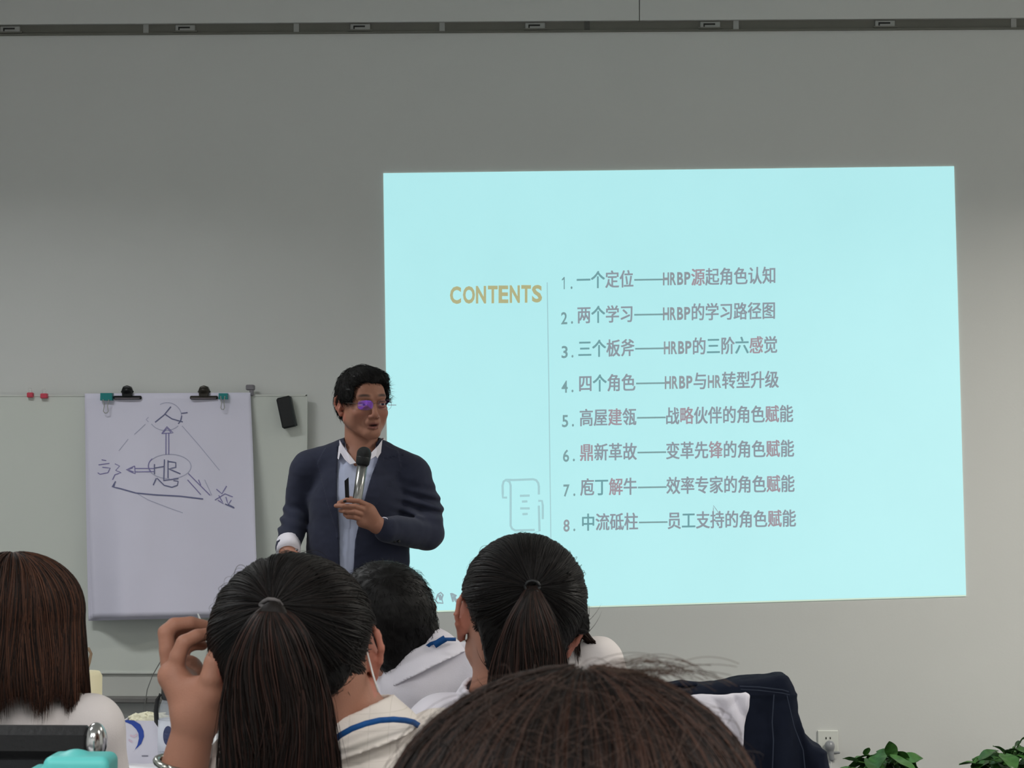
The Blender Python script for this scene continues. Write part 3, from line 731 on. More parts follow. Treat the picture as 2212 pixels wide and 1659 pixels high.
def head_cols(V, H, R, k=1.0, base=SK):
    L = ((V - H) @ R) / k; c = np.tile(base, (len(V), 1)); x, y, z = L.T
    def mixm(m, col): 
        m = np.clip(m, 0, 1)[:, None]; c[:] = c * (1 - m) + np.array(col) * m
    near = (np.abs(x) < .12) & (np.abs(z) < .15) & (np.abs(y) < .15)
    fr = (y < -.05) & near
    mixm(np.exp(-((np.abs(x) - .042) / .022) ** 2 - ((z + .03) / .022) ** 2) * .35 * fr, S(170, 104, 90))
    mixm(np.exp(-((x) / .016) ** 2 - ((z + .036) / .014) ** 2) * .3 * fr, S(168, 102, 86))
    lip = (np.exp(-(np.abs(x) / .019) ** 4 - ((z + .069) / (.0125 - .15 * np.abs(x))) ** 4)) * (y < -.084) * near
    mixm(lip * .85, LIP)
    mixm(np.exp(-(np.abs(x) / .014) ** 4 - ((z + .0683) / .0032) ** 4) * (y < -.080) * near, S(48, 20, 20))
    mixm(np.exp(-((np.abs(x) - .032) / .019) ** 4 - ((z - .0275 - .004 * np.cos((np.abs(x) - .030) * 60)) / .0048) ** 4) * fr * .9, BROW)
    mixm(np.exp(-((np.abs(x) - .033) / .017) ** 4 - ((z - .0105) / .0022) ** 4) * (y < -.07) * near * .8, BROW)
    mixm(((np.abs(x) > .070) & (np.abs(x) < .105) & (np.abs(z + .004) < .05) & (np.abs(y - .012) < .035)) * .55, EAR)
    return c
def finger(W0, pts, r0, r1):
    n = len(pts) - 1; out = []
    for i in range(n):
        a = r0 + (r1 - r0) * i / n; b = r0 + (r1 - r0) * (i + 1) / n
        out.append((rc(pts[i], pts[i + 1], a, b), .004 if i == 0 else .002))
    return out
def hand_items(W, f, t, n, curl=25., k=1.0):
    """wrist W, forward f, thumb side t, back-of-hand normal n"""
    f = f / np.linalg.norm(f); t = t - f * (t @ f); t /= np.linalg.norm(t); n = n - f * (n @ f) - t * (n @ t); n /= np.linalg.norm(n)
    Lc = lambda a, b, c: W + (f * a + t * b + n * c) * k
    it = [(rc(Lc(-.02, 0, 0), Lc(.02, 0, 0), .026 * k, .026 * k), .01)]
    mc = [(.088, .030), (.092, .010), (.087, -.011), (.078, -.030)]
    for a, b in mc: it.append((rc(Lc(.01, b * .5, 0), Lc(a, b, 0), .015 * k, .0125 * k), .012))
    Ls = [(.044, .025, .020), (.048, .029, .021), (.045, .027, .020), (.035, .020, .018)]
    for (a, b), L3 in zip(mc, Ls):
        p = Lc(a - .01, b, 0); pts = [p]; an = math.radians(curl * .7); q = Lc(a, b, 0)
        for L_ in L3:
            q = q + (f * math.cos(an) - n * math.sin(an) + t * b * .8) * L_ * k; pts.append(q); an += math.radians(curl)
        it += finger(W, pts, .0092 * k, .0068 * k)
    th = [Lc(.015, .020, -.004), Lc(.045, .042, -.012), Lc(.075, .056, -.020), Lc(.100, .060, -.026)]
    it += finger(W, th, .013 * k, .009 * k)
    return it
def hair_cols(n, base, rng, var=.35, warm=None, wm=0.):
    c = np.array(base) * rng.uniform(1 - var, 1 + var * 1.4, (n, 1))
    if warm is not None: m = (rng.random((n, 1)) < wm) * rng.uniform(.3, 1, (n, 1)); c = c * (1 - m) + np.array(warm) * m
    return c
H_BLACK = np.array(S(17, 15, 15)); H_BROWN = np.array(S(40, 28, 24)); H_RED = np.array(S(98, 58, 40)); H_DARKB = np.array(S(25, 19, 17))
def perp(T):
    u = np.cross(T, A(0, 0, 1.)); 
    if np.linalg.norm(u) < .1: u = np.cross(T, A(1., 0, 0))
    u /= np.linalg.norm(u); return u, np.cross(T, u)
def scalp_to_tie(C, Rm, rad, tie, n, rng, alph, M=16, w0=.0009, base=H_BLACK, warm=None, wm=.1, fly=.02):
    """strands combed over an ellipsoid from the hairline to the tie direction (local)"""
    T = tie / np.linalg.norm(tie); u, v = perp(T)
    ph = rng.uniform(0, 2 * math.pi, n); al = alph(ph) * rng.uniform(.35, 1.0, n) ** .6
    t = np.linspace(1, 0.05, M)[None, :]
    ang = np.radians(al)[:, None] * t
    phj = ph[:, None] + rng.normal(0, .07, (n, 1)) * np.sin(t * 3) + .10 * np.sin(t * 3 + ph[:, None] * 3)
    d = np.cos(ang)[..., None] * T + np.sin(ang)[..., None] * (np.cos(phj)[..., None] * u + np.sin(phj)[..., None] * v)
    lift = 1 + rng.uniform(-.005, .022, (n, 1)) + .010 * np.sin(ph[:, None] * 23 + 3 * t) + .006 * np.sin(ph[:, None] * 57)
    fl = (rng.random(n) < fly); lift = lift + fl[:, None] * rng.uniform(.01, .08, (n, 1)) * np.sin(np.clip((1 - t) * 3.3 + .1, 0, math.pi))
    pts = C + ((d * np.array(rad)) * lift[..., None]) @ Rm.T
    wv = (w0 * rng.uniform(.6, 1.3, (n, 1))) * (.35 + .65 * np.sin(np.clip(1 - t, 0, 1) * 2.6 + .5)); wv = np.where(fl[:, None], wv * .35, wv)
    return pts, np.broadcast_to(wv, (n, M)).copy(), hair_cols(n, base, rng, warm=warm, wm=wm)
def tail(path, half, depth, n, rng, M=20, w0=.0009, base=H_BLACK, warm=None, wm=.2, side=A(1, 0, 0), dep=A(0, 1, 0), fly=.03, split=0.):
    """hanging bundle: path (k,3) centre line, half (k) half widths, depth (k)"""
    path = np.array(path); k = len(path); s = np.linspace(0, 1, M); xs_ = np.linspace(0, 1, k)
    cl = np.stack([np.interp(s, xs_, path[:, i]) for i in range(3)], 1)
    for _ in range(2): cl[1:-1] = (cl[:-2] + 2 * cl[1:-1] + cl[2:]) / 4
    hw = np.interp(s, xs_, half); dp = np.interp(s, xs_, depth)
    rho = rng.uniform(0.1, 1, n) ** .5; psi = rng.uniform(0, 2 * math.pi, n)
    pj = psi[:, None] + rng.normal(0, .20, (n, 1)) * s[None] + .12 * np.sin(s[None] * 7 + psi[:, None] * 2)
    rj = rho[:, None] * (1 + .07 * np.sin(s[None] * 5 + rng.uniform(0, 6, (n, 1)))) + .03 * np.sin(psi[:, None] * 9)
    fl = rng.random(n) < fly; rj = rj + fl[:, None] * rng.uniform(0, .25, (n, 1)) * s[None]
    L = np.where(rng.random(n) < .3, rng.uniform(.72, 1., n), rng.uniform(.93, 1.0, n))
    ss = s[None, :] * L[:, None]
    def at(a): return np.stack([np.interp(ss, s, a[:, i]) for i in range(a.shape[1])], -1)
    cc = at(cl); h2 = np.interp(ss, s, hw); d2 = np.interp(ss, s, dp)
    pts = cc + (rj * np.cos(pj) * h2)[..., None] * side + (rj * np.sin(pj) * d2)[..., None] * dep
    wv = w0 * rng.uniform(.6, 1.3, (n, 1)) * np.clip(1.05 - s[None] ** 4, .1, 1); wv = np.where(fl[:, None], wv * .4, wv)
    return pts, np.broadcast_to(wv, (n, M)).copy(), hair_cols(n, base, rng, warm=warm, wm=wm)
def resamp(a, M):
    if a.shape[1] == M: return a
    u = np.linspace(0, a.shape[1] - 1, M); i = np.minimum(u.astype(int), a.shape[1] - 2); f_ = u - i
    f_ = f_.reshape((1, M) + (1,) * (a.ndim - 2)); return a[:, i] * (1 - f_) + a[:, i + 1] * f_
def add_strands(name, sets, parent):
    Mx = max(s[0].shape[1] for s in sets); sets = [(resamp(s[0], Mx), resamp(np.array(s[1]), Mx), s[2]) for s in sets]
    o = strands(name, np.concatenate([s[0] for s in sets]), np.concatenate([s[1] for s in sets]), np.concatenate([s[2] for s in sets]), M_hair, parent); return o
def short_hair(f, C, Rm, n, rng, length, crown, zmin, w0=.0009, base=H_BLACK, lift=.25, M=6, h=.006, keep=None, sgn=1.):
    """short strands lying on an SDF surface, combed away from the crown"""
    V, Q = nets(f, C - .17, C + .17, h)
    g = np.stack([f(V + A(*(np.eye(3)[i] * .002))) - f(V - A(*(np.eye(3)[i] * .002))) for i in range(3)], 1); g /= np.linalg.norm(g, axis=1, keepdims=True) + 1e-9
    if keep is not None: k = keep((V - C) @ Rm); V = V[k]; g = g[k]
    i = rng.integers(0, len(V), n); p = V[i] + rng.normal(0, h * .4, (n, 3)); nn = g[i]
    away = (p - (C + Rm @ crown)) * sgn; away -= nn * (away * nn).sum(1, keepdims=True); away /= np.linalg.norm(away, axis=1, keepdims=True) + 1e-9
    jit = rng.normal(0, .22, (n, 3)); d = away + jit + nn * rng.uniform(.0, lift, (n, 1)); d /= np.linalg.norm(d, axis=1, keepdims=True)
    L = length * rng.uniform(.5, 1.1, (n, 1)); t = np.linspace(0, 1, M)
    pts = p[:, None] - nn[:, None] * .002 + d[:, None] * (L[:, None] * t[None, :, None]) - nn[:, None] * (L[:, None] * (t[None, :, None] ** 2) * .30)
    wv = w0 * rng.uniform(.7, 1.3, (n, 1)) * (1.05 - t[None])
    return pts, wv, hair_cols(n, base, rng)

# ------------------------------------------------------------ generic office chair
def chair(c, ang, label, top=.88, seat=.45, mode='black'):
    r = empty('conference_chair', (c[0], c[1], 0), label, 'chair', 'chairs of the audience')
    Mt = Matrix.Translation(Vector((c[0], c[1], 0))) @ Matrix.Rotation(math.radians(ang), 4, 'Z')
    R = np.array(Mt.to_3x3()); o = A(c[0], c[1], 0)
    w_ = lambda x, y, z: o + R @ A(x, y, z)
    MB().box((-.23, -.22, seat - .055), (.23, .22, seat), .018).xform(Mt).build('seat', M_leather, r)
    V = []; nseg = 8
    bk = MB()
    for i in range(nseg):
        a0 = -.22 + .44 * i / nseg; a1 = -.22 + .44 * (i + 1) / nseg; y0 = -.235 + .6 * a0 * a0; y1 = -.235 + .6 * a1 * a1
        n = len(bk.V); bk.V += [(a0, y0, seat + .12), (a1, y1, seat + .12), (a1, y1 - .02, top), (a0, y0 - .02, top), (a0, y0 - .03, seat + .12), (a1, y1 - .03, seat + .12), (a1, y1 - .05, top), (a0, y0 - .05, top)]
        bk.F += [(n, n + 1, n + 2, n + 3), (n + 5, n + 4, n + 7, n + 6), (n + 3, n + 2, n + 6, n + 7), (n + 1, n, n + 4, n + 5)]
        if i == 0: bk.F.append((n, n + 3, n + 7, n + 4))
        if i == nseg - 1: bk.F.append((n + 1, n + 5, n + 6, n + 2))
    bk.xform(Mt).build('backrest', M_leather, r)
    for s in (-1, 1):
        MB().tube([w_(s * .215, .20, 0.0), w_(s * .215, .19, seat - .06)], .012).build('leg', M_steel, r)
        MB().tube([w_(s * .215, -.24, 0.0), w_(s * .215, -.20, seat - .06), w_(s * .215, -.235, seat + .06), w_(s * .20, -.262, seat + .22)], .012).build('leg', M_steel, r)
    MB().tube([w_(-.215, -.20, seat - .07), w_(.215, -.20, seat - .07)], .01).tube([w_(-.215, .19, seat - .07), w_(.215, .19, seat - .07)], .01).build('seat_rail', M_steel, r)
    return r
# ------------------------------------------------------------ seated body
LAST = {}
def seated(label, H, R, nb, sL, sR, hip, arms, shirt, h_head=.0032, male=False, sleeve='long', shirt_name='shirt', base=SK, wr=(.006, 26., 1), cuts=(), kh=1.0, torso_r=(.115, .112, .125), neck_r=.050, shr=.052, asl=.057, he=.030):
    """arms: list of (shoulder, elbow, wrist, hand forward, thumb dir, normal, curl or None)"""
    p = empty('person', (hip[0], hip[1], 0), label, 'person', None)
    items = head_items(H, R, kh, male)
    nt_ = H + R @ A(0, .028, -.050)
    items += [(rc(nt_, nb, neck_r * 1.0, neck_r * 1.1), .02)]
    mid = (sL + sR) / 2; ys = 1.35
    ch = mid + A(0, .0, -.14)
    waist = ch * .45 + hip * .55 + A(0, -.0, .02)
    core = [(rc(nb, mid + A(0, 0, -.08), .05, .085, ys), .03), (rc(mid + A(0, 0, -.08), ch, .085, torso_r[0] - .015, ys), .02), (rc(ch, waist, torso_r[0] - .015, torso_r[1] - .015, ys), .02)]
    items += core
    for s in (sL, sR): items.append((rc(nb + A(0, 0, -.035), s, .036, shr - .012), .03))
    for (s, e, w_, *hd) in arms:
        items += [(rc(s, e, .042, .034), .015), (rc(e, w_, .034, .023), .01)]
        if hd and hd[0] is not None:
            if callable(hd[0]): items += hd[0]()
            else: items += hand_items(w_, *hd)
    f = U(*items); LAST['f'] = f
    allp = np.array([H + .16, H - .16, nb, sL - .08, sR + .08, waist - .12, waist + .12] + [q for a in arms for q in (a[1] - .05, a[1] + .05, a[2] - .16, a[2] + .16)])
    lo = allp.min(0) - .03; hi = allp.max(0) + .03
    body = sdfobj('body', f, lo, hi, h_head, M_skin, p, lambda V: head_cols(V, H, R, kh, base))
    for s in (-1, 1):
        c = H + R @ (A(s * .033, -.0815, .003) * kh)
        sdfobj('eye', ell(c, (.0115 * kh,) * 3), c - .014, c + .014, .002, mat('eye_white', S(225, 220, 215), rough=.2), p)
    # shirt
    si = [rc(mid + A(0, .0, -.05), ch, .098, torso_r[0], ys), (rc(ch, waist, torso_r[0], torso_r[1], ys), .03), (rc(waist, hip + A(0, 0, .05), torso_r[1], torso_r[2], ys), .03)]
    for s in (sL, sR): si.append((rc(nb + A(0, .0, -.045), s, .045, shr), .035))
    si.append((rc(nb + A(0, 0, -.03), mid, .066, .09, 1.1), .03))
    for (s, e, w_, *hd) in arms:
        si.append((rc(s, e, asl, asl * .84), .02))
        if sleeve == 'long': si.append((rc(e, e + (w_ - e) * .88, .048, .036), .012))
    amp, fr, sd = wr
    fs0 = U(*si, *cuts)
    nk = nb - nt_; nk /= np.linalg.norm(nk)
    hole = rc(nt_ - nk * .03, nb - nk * he, .058, .050)
    def fs(X):
        d = fs0(X) + amp * noise3(X * A(1, 1, .7), fr, sd)
        d = np.maximum(d, -hole(X))
        return np.maximum(d, .50 - X[:, 2])
    allp = np.array([nb + A(0, 0, .05), sL - .07, sR + .07, hip - A(.2, .18, .1), hip + A(.2, .18, 0)] + [q for a in arms for q in (a[1] - .07, a[1] + .07, a[2] - .05, a[2] + .05)])
    sh = sdfobj(shirt_name, fs, allp.min(0) - .03, allp.max(0) + .03, .0045, shirt, p)
    # trousers and shoes
    ti = [rc(hip + A(-.06, 0, .0), hip + A(.06, 0, .0), .115, .115)]
    for s in (-1, 1):
        kn = hip + A(s * .11, .34, -.02); an = hip + A(s * .11, .30, -hip[2] + .11)
        ti += [(rc(hip + A(s * .08, .02, -.01), kn, .085, .065), .03), (rc(kn, an, .065, .048), .02)]
        fo = A(an[0], an[1] + .06, .045)
        so_ = U(ell(fo, (.046, .125, .045)), ('&', bx(fo + A(0, 0, .03), (.1, .2, .072)), .0), (rc(an + A(0, 0, -.05), an + A(0, 0, -.01), .04, .04), .02))
        sdfobj('shoe', so_, fo - A(.08, .16, .05), fo + A(.08, .16, .10), .008, M_leather, p)
    sdfobj('trousers', U(*ti), hip + A(-.3, -.2, -hip[2]), hip + A(.3, .6, .2), .013, M_trouser, p)
    return p, body, sh
def capf(C, Rm, rad, k=.975): return ell(C, np.array(rad) * k, Rm)
# ------------------------------------------------------------ table with things, in front of the audience
tY0, tY1 = 3.08, 4.50
tz = .75
tb = empty('meeting_table', (-1.4, (tY0 + tY1) / 2, 0), 'long white table in front of the seated people, holding a paper bag and bottle', 'table')
MB().box((-2.5, tY0, tz - .028), (-.50, tY1, tz), .004).build('tabletop', M_table, tb)
for x in (-2.4, -.58):
    for y in (tY0 + .06, tY1 - .06): MB().box((x - .02, y - .02, 0), (x + .02, y + .02, tz - .028)).build('leg', M_steel, tb)
MB().box((-2.38, tY1 - .04, tz - .30), (-.60, tY1 - .02, tz - .028)).build('modesty_panel', M_table, tb)
# gift bag with a blue swoosh
Yb = 4.02
b0 = P(255, 1645, Yb); b1 = P(388, 1645, Yb); zt_ = P(320, 1557, Yb)[2]; zb_ = tz
gx0 = P(262, 1600, Yb)[0]; gx1 = P(356, 1600, Yb)[0]
bag = empty('paper_bag', ((gx0 + gx1) / 2, Yb + .04, zb_), 'small white paper bag with a blue curved swoosh, stuffed with cream tissue, on the table', 'bag')
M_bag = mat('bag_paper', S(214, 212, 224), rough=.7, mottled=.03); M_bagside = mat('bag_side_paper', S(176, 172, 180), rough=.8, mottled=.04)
tx = .006
MB().prism([(gx0, zb_), (gx1 - .008, zb_), (gx1, zt_), (gx0 + .002, zt_)], Yb, Yb + .0015).build('front_panel', M_bag, bag)
MB().prism([(gx0, zb_), (gx1 + .0, zb_), (gx1 + .004, zt_), (gx0 + .002, zt_)], Yb + .085, Yb + .0865).build('back_panel', M_bag, bag)
V = [(gx1 - .008, Yb + .0015, zb_), (gx1, Yb + .0015, zt_), (gx1 + .010, Yb + .045, zt_ - .004), (gx1 + .022, Yb + .045, zb_), (gx1 + .004, Yb + .085, zt_), (gx1 + .004, Yb + .085, zb_)]
V = V + [(x - .002, y, z) for x, y, z in V]
put(link('gusset', mesh_np('gusset', np.array(V), [(0, 1, 2, 3), (3, 2, 4, 5), (9, 8, 7, 6), (11, 10, 8, 9), (0, 6, 7, 1), (4, 10, 11, 5), (1, 7, 8, 2), (2, 8, 10, 4)], smooth=False), M_bagside), bag)
MB().prism([(gx0, zb_), (gx0 + .002, zb_), (gx0 + .004, zt_), (gx0 + .002, zt_)], Yb + .0015, Yb + .085).build('left_side', M_bag, bag)
f = lambda X: ell(((gx0 + gx1) / 2 + .004, Yb + .042, zt_ - .003), ((gx1 - gx0) * .47, .034, .014))(X) + .0055 * noise3(X, 260, 5, 3)
sdfobj('cream_tissue', f, (gx0 - .01, Yb - .01, zt_ - .03), (gx1 + .02, Yb + .1, zt_ + .03), .0018, mat('cream_tissue', S(226, 222, 196), rough=.9), bag)
bY = lambda x, y: Yb
# crescent swoosh
def cres():
    o = [(262, 1557), (275, 1554), (290, 1556), (303, 1564), (310, 1578), (311, 1590), (305, 1606), (291, 1619)]
    i = [(291, 1618), (297, 1608), (300, 1594), (299, 1583), (294, 1574), (284, 1564), (272, 1559), (262, 1558)]
    pts = o + i[1:-1]; V = [P(x, y + 1, Yb - .0012) for x, y in pts]
    n = len(o); Fc = []
    m_ = len(pts)
    for k in range(n - 1):
        a, b = k, k + 1; c_ = m_ - k if k > 0 else None; d_ = m_ - 1 - k
        if k == 0: Fc.append((0, d_, 1))
        elif d_ > b: Fc.append((a, c_, d_, b))
        elif d_ == b: Fc.append((a, c_, b))
    return V, Fc
V, Fc = cres(); put(link('swoosh', mesh_np('swoosh', V, Fc, smooth=False), mat('swoosh_blue', S(38, 70, 160), rough=.5)), bag)
ribbons('pink_print', [([(281, 1588), (290, 1592), (296, 1586)], 4), ([(278, 1598), (286, 1603)], 3)], 3, bY, mat('faint_pink_print', S(214, 190, 206), rough=.7), bag, .0012)
ribbons('small_print', [([(306, 1633), (320, 1633)], 2.2)], 2, bY, mat('print_grey', S(120, 120, 135), rough=.7), bag, .0012)
# bottle
c = P(376, 1640, 3.95); c[2] = tz
bo = empty('water_bottle', c, 'clear water bottle with a black cap and strap beside the paper bag', 'bottle')
M_clearb = mat('bottle_clear', S(200, 206, 214), rough=.08, alpha=.35, spec=.6)
hh = P(376, 1510, 3.95)[2] - tz
MB().lathe(c, [(.030, 0), (.034, .004), (.034, hh - .03), (.030, hh - .012), (.025, hh)], 28).build('flask', M_clearb, bo, smooth=True)
MB().lathe(c + A(0, 0, .006), [(.028, 0), (.030, .004), (.030, hh * .45), (.001, hh * .45)], 24).build('water', mat('water', S(190, 200, 215), rough=.05, alpha=.3), bo, smooth=True)
MB().lathe(c + A(0, 0, hh * .30), [(.0346, 0), (.0346, hh * .42)], 28).build('label', mat('bottle_label', S(210, 214, 226), rough=.5), bo, smooth=True)
qd = c + A(-.006, -.0352, hh * .52)
sdfobj('blue_emblem', ell(qd, (.011, .003, .022)), qd - .03, qd + .03, .002, mat('emblem_blue', S(52, 62, 100), rough=.5), bo)
MB().lathe(c + A(0, 0, hh), [(.027, 0), (.028, .004), (.028, .030), (.024, .034)], 24).build('cap', M_black, bo, smooth=True)
q = c + A(-.028, -.008, hh + .012)
MB().tube([q, q + A(-.006, -.002, -.012), q + A(-.010, 0, -.035), q + A(-.008, 0, -.058), q + A(-.002, 0, -.070)], [.004, .005, .005, .0055, .003], 8).build('strap', M_black, bo, smooth=True)
# beige tumbler bag with loop handle behind the long-haired woman
c = P(187, 1500, 4.12); c[2] = tz; zz = P(187, 1450, 4.12)[2]
tg = empty('cream_jar', c, 'cream ridged container with a brown loop handle, just right of the long brown hair', 'container')
MB().lathe(c, [(.030, 0), (.034, .004), (.034, .10), (.032, .104), (.034, .110), (.034, (zz - tz) - .01), (.028, (zz - tz))], 24).build('body', mat('cream_plastic', S(232, 222, 186), rough=.6, mottled=.05), tg, smooth=True)
hp = P(187, 1420, 4.12)
MB().tube([(c[0] - .010, c[1], zz - .012), (hp[0] - .012, c[1], hp[2] - .0), (hp[0] - .006, c[1], hp[2] + .018), (hp[0] + .004, c[1], hp[2] + .020), (hp[0] + .010, c[1], hp[2] + .008), (hp[0] + .006, c[1], hp[2] - .012), (hp[0] - .002, c[1], zz - .006)], .0035, 8).build('loop_handle', mat('brown_cord', S(140, 118, 96), rough=.8), tg, smooth=True)
# papers and spectacles on the table
for i, (px, Yp, an, lab) in enumerate(((330, 3.88, 12, 'sheet of white paper on the table below the paper bag'), (492, 4.05, -15, 'sheet of white paper on the table right of the raised forearm'))):
    c = P(px, 1650, Yp); Mt = Matrix.Translation((c[0], Yp + .06, tz + .001)) @ Matrix.Rotation(math.radians(an), 4, 'Z')
    tag(MB().box((-.105, -.148, 0), (.105, .148, .003)).xform(Mt).build('paper', mat('copy_paper', S(236, 236, 240), rough=.8)), lab, 'paper', 'papers on the table')
c = P(470, 1625, 4.0); c[2] = tz + .012
gl = empty('spectacles', c, 'dark folded spectacles lying on the table right of the raised forearm', 'spectacles')
for s in (-1, 1):
    MB().tube([c + A(s * .032 + .024 * math.cos(a), .0, .016 + .018 * math.sin(a)) for a in np.linspace(0, 6.28, 20)], .0022, 6).build('rim', M_black, gl)
    MB().tube([c + A(s * .056, 0, .022), c + A(s * .05, .05, .012), c + A(s * -.02, .06, .004)], .0022, 6).build('temple', M_black, gl)

# second table at the left front with a mint-lidded tumbler
Yt = 2.02; c = P(163, 1659, Yt); zt2 = P(163, 1630, Yt)[2]
t2 = empty('side_table', (c[0] - .15, Yt, 0), 'small white table at the lower left, outside the frame, under the mint-lidded tumbler', 'table')
MB().box((c[0] - .75, Yt - .28, .725), (c[0] + .05, Yt + .09, .75), .004).build('tabletop', M_table, t2)
for x in (c[0] - .70, c[0] + .02):
    for y in (Yt - .24, Yt + .05): MB().box((x - .018, y - .018, 0), (x + .018, y + .018, .725)).build('leg', M_steel, t2)
tu = empty('tumbler', (c[0], Yt, .75), 'tall tumbler with a mint green lid, in front of the black mesh chair', 'bottle')
hl = zt2 - .75
MB().lathe((c[0], Yt, .75), [(.028, 0), (.031, .005), (.034, hl - .045), (.030, hl - .040)], 28).build('flask', mat('frosted_mint', S(140, 205, 200), rough=.5), tu, smooth=True)
sdfobj('lid', U(bx((c[0] + .006, Yt, zt2 - .014), (.036, .026, .015), .009), (bx((c[0] - .026, Yt - .004, zt2 - .024), (.022, .020, .012), .006), .006), (rc((c[0], Yt, zt2 - .046), (c[0], Yt, zt2 - .02), .028, .026), .004)),
       (c[0] - .07, Yt - .06, zt2 - .09), (c[0] + .07, Yt + .06, zt2 + .02), .0022, M_mint, tu)

# ------------------------------------------------------------ black mesh chair with chrome corner (left)
Yc = 2.32
cr = P(207, 1590, Yc); cl_ = cr + A(-.50, 0, 0); zt3 = P(120, 1567, Yc)[2]
lc = empty('office_chair', (cr[0] - .25, Yc + .28, 0), 'black mesh office chair with chrome corners, behind the long-haired woman', 'chair')
dzl = P(0, 1572, Yc)[2] - P(200, 1567, Yc)[2]
MB().box((cl_[0], Yc - .014, zt3 - .040), (cr[0] - .002, Yc + .014, zt3), .010).build('top_rail', M_leather, lc)
MB().box((cr[0] - .030, Yc - .008, .62), (cr[0] - .008, Yc + .008, zt3 - .03), .004).build('side_band', M_leather, lc)
MB().box((cl_[0] + .008, Yc - .008, .62), (cl_[0] + .030, Yc + .008, zt3 - .03), .004).build('side_band', M_leather, lc)
M_mesh = mat('black_mesh', S(34, 35, 38), rough=.8, alpha=.96, bump=.6, bscale=900)
MB().box((cl_[0] + .02, Yc + .000, .60), (cr[0] - .02, Yc + .004, zt3 - .035)).build('mesh_panel', M_mesh, lc)
for x, s in ((cr[0], 1), (cl_[0], -1)):
    sdfobj('corner_bracket', U(ell((x, Yc, zt3 - .020), (.014, .020, .024)), (rc((x, Yc, zt3 - .02), (x + s * .002, Yc, zt3 - .06), .009, .006), .004)), (x - .05, Yc - .04, zt3 - .09), (x + .05, Yc + .04, zt3 + .02), .0025, M_chrome, lc)
    MB().tube([(x, Yc, zt3 - .05), (x + s * .014, Yc + .01, zt3 - .16), (x + s * .02, Yc + .02, .75), (x + s * .015, Yc + .05, .52), (x, Yc + .12, .46), (x, Yc + .46, .45)], .009, 10).build('side_frame', M_steel, lc, smooth=True)
MB().box((cl_[0] + .01, Yc + .08, .42), (cr[0] - .01, Yc + .50, .462), .015).build('seat', M_leather, lc)
MB().tube([(cr[0] - .25, Yc + .28, .07), (cr[0] - .25, Yc + .28, .42)], .025, 12).build('gas_column', M_chrome, lc, smooth=True)
for k in range(5):
    a = k * 2 * math.pi / 5 + .3; e = (cr[0] - .25 + .27 * math.cos(a), Yc + .28 + .27 * math.sin(a), .065)
    MB().tube([(cr[0] - .25, Yc + .28, .09), e], [.022, .014], 8).build('base_arm', M_black, lc)
    MB().tube([(e[0] - .012, e[1], .03), (e[0] + .012, e[1], .03)], .03, 14).build('caster', M_black, lc)

# ------------------------------------------------------------ chair on the right with jacket and white cloth
Yj = 3.56
jx = P(1418, 1500, Yj)[0]
chair((jx, Yj + .265), 0, 'conference chair on the right with a denim jacket over its back', top=P(1600, 1478, Yj)[2] - .012)
pj = lambda x, y: (P(x, y, Yj)[0], P(x, y, Yj)[2])
jk = empty('denim_jacket', P(1600, 1560, Yj), 'dark denim jacket draped over the right-hand chair back', 'jacket')
poly = [pj(*q) for q in ((1395, 1489), (1440, 1480), (1475, 1474), (1490, 1476), (1570, 1468), (1640, 1458), (1675, 1453), (1695, 1455), (1708, 1480), (1722, 1530), (1745, 1580), (1772, 1618), (1782, 1700), (1800, 1860), (1400, 1880))][::-1]
fj0 = poly2(poly, Yj - .062, Yj + .045, .018)
ax_, az_ = pj(1700, 1480)
def fj(X):
    d = fj0(X) - .0
    fold = .010 * np.sin((X[:, 0] - .12 * (X[:, 2])) * 70 + 2 * np.sin(X[:, 2] * 9)) * np.clip((az_ - X[:, 2]) * 9, 0, 1)
    seam = .0030 * np.exp(-((X[:, 2] - (az_ - .012 + (ax_ - X[:, 0]) * .02)) / .004) ** 2)
    sl_ = .012 * np.exp(-((X[:, 0] - (pj(1705, 1550)[0] + (az_ - X[:, 2]) * .12)) / .010) ** 2) * np.clip((az_ - X[:, 2]) * 12, 0, 1)
    return d + fold * .7 - seam + sl_ + .0025 * noise3(X, 60, 4)
sdfobj('jacket_body', fj, (P(1380, 1500, Yj)[0], Yj - .10, .62), (P(1820, 1500, Yj)[0], Yj + .09, P(1600, 1440, Yj)[2]), .0045, M_denim, jk)
jY = lambda x, y: Yj - .070
ribbons('collar_seam', [([(1598, 1482), (1640, 1484), (1690, 1490), (1704, 1494)], 2.5), ([(1600, 1489), (1640, 1491), (1690, 1497), (1706, 1501)], 2)], 2, jY, M_denimseam, jk)
ribbons('front_seam', [([(1672, 1500), (1668, 1560), (1671, 1600), (1668, 1680)], 2.5), ([(1700, 1502), (1716, 1570), (1735, 1620), (1742, 1690)], 2.0)], 2, jY, M_denimseam, jk)
b_ = P(1480, 1478, Yj - .05)
tgb = sdfobj('hanging_loop', U(ell(b_, (.014, .012, .006)), (rc(b_ + A(-.02, 0, -.002), b_ + A(.02, 0, 0), .004, .004), .004)), b_ - .04, b_ + .04, .0025, M_denim, jk)
wc = empty('white_cloth', P(1530, 1560, Yj - .1), 'crumpled white cloth hanging over the denim jacket on the chair back', 'cloth')
poly = [pj(*q) for q in ((1380, 1500), (1440, 1492), (1520, 1486), (1598, 1482), (1606, 1486), (1603, 1510), (1596, 1550), (1595, 1600), (1597, 1700), (1590, 1800), (1400, 1800))][::-1]
fw0 = poly2(poly, Yj - .112, Yj - .088, .006)
Mcl = P(1500, 1560, Yj)
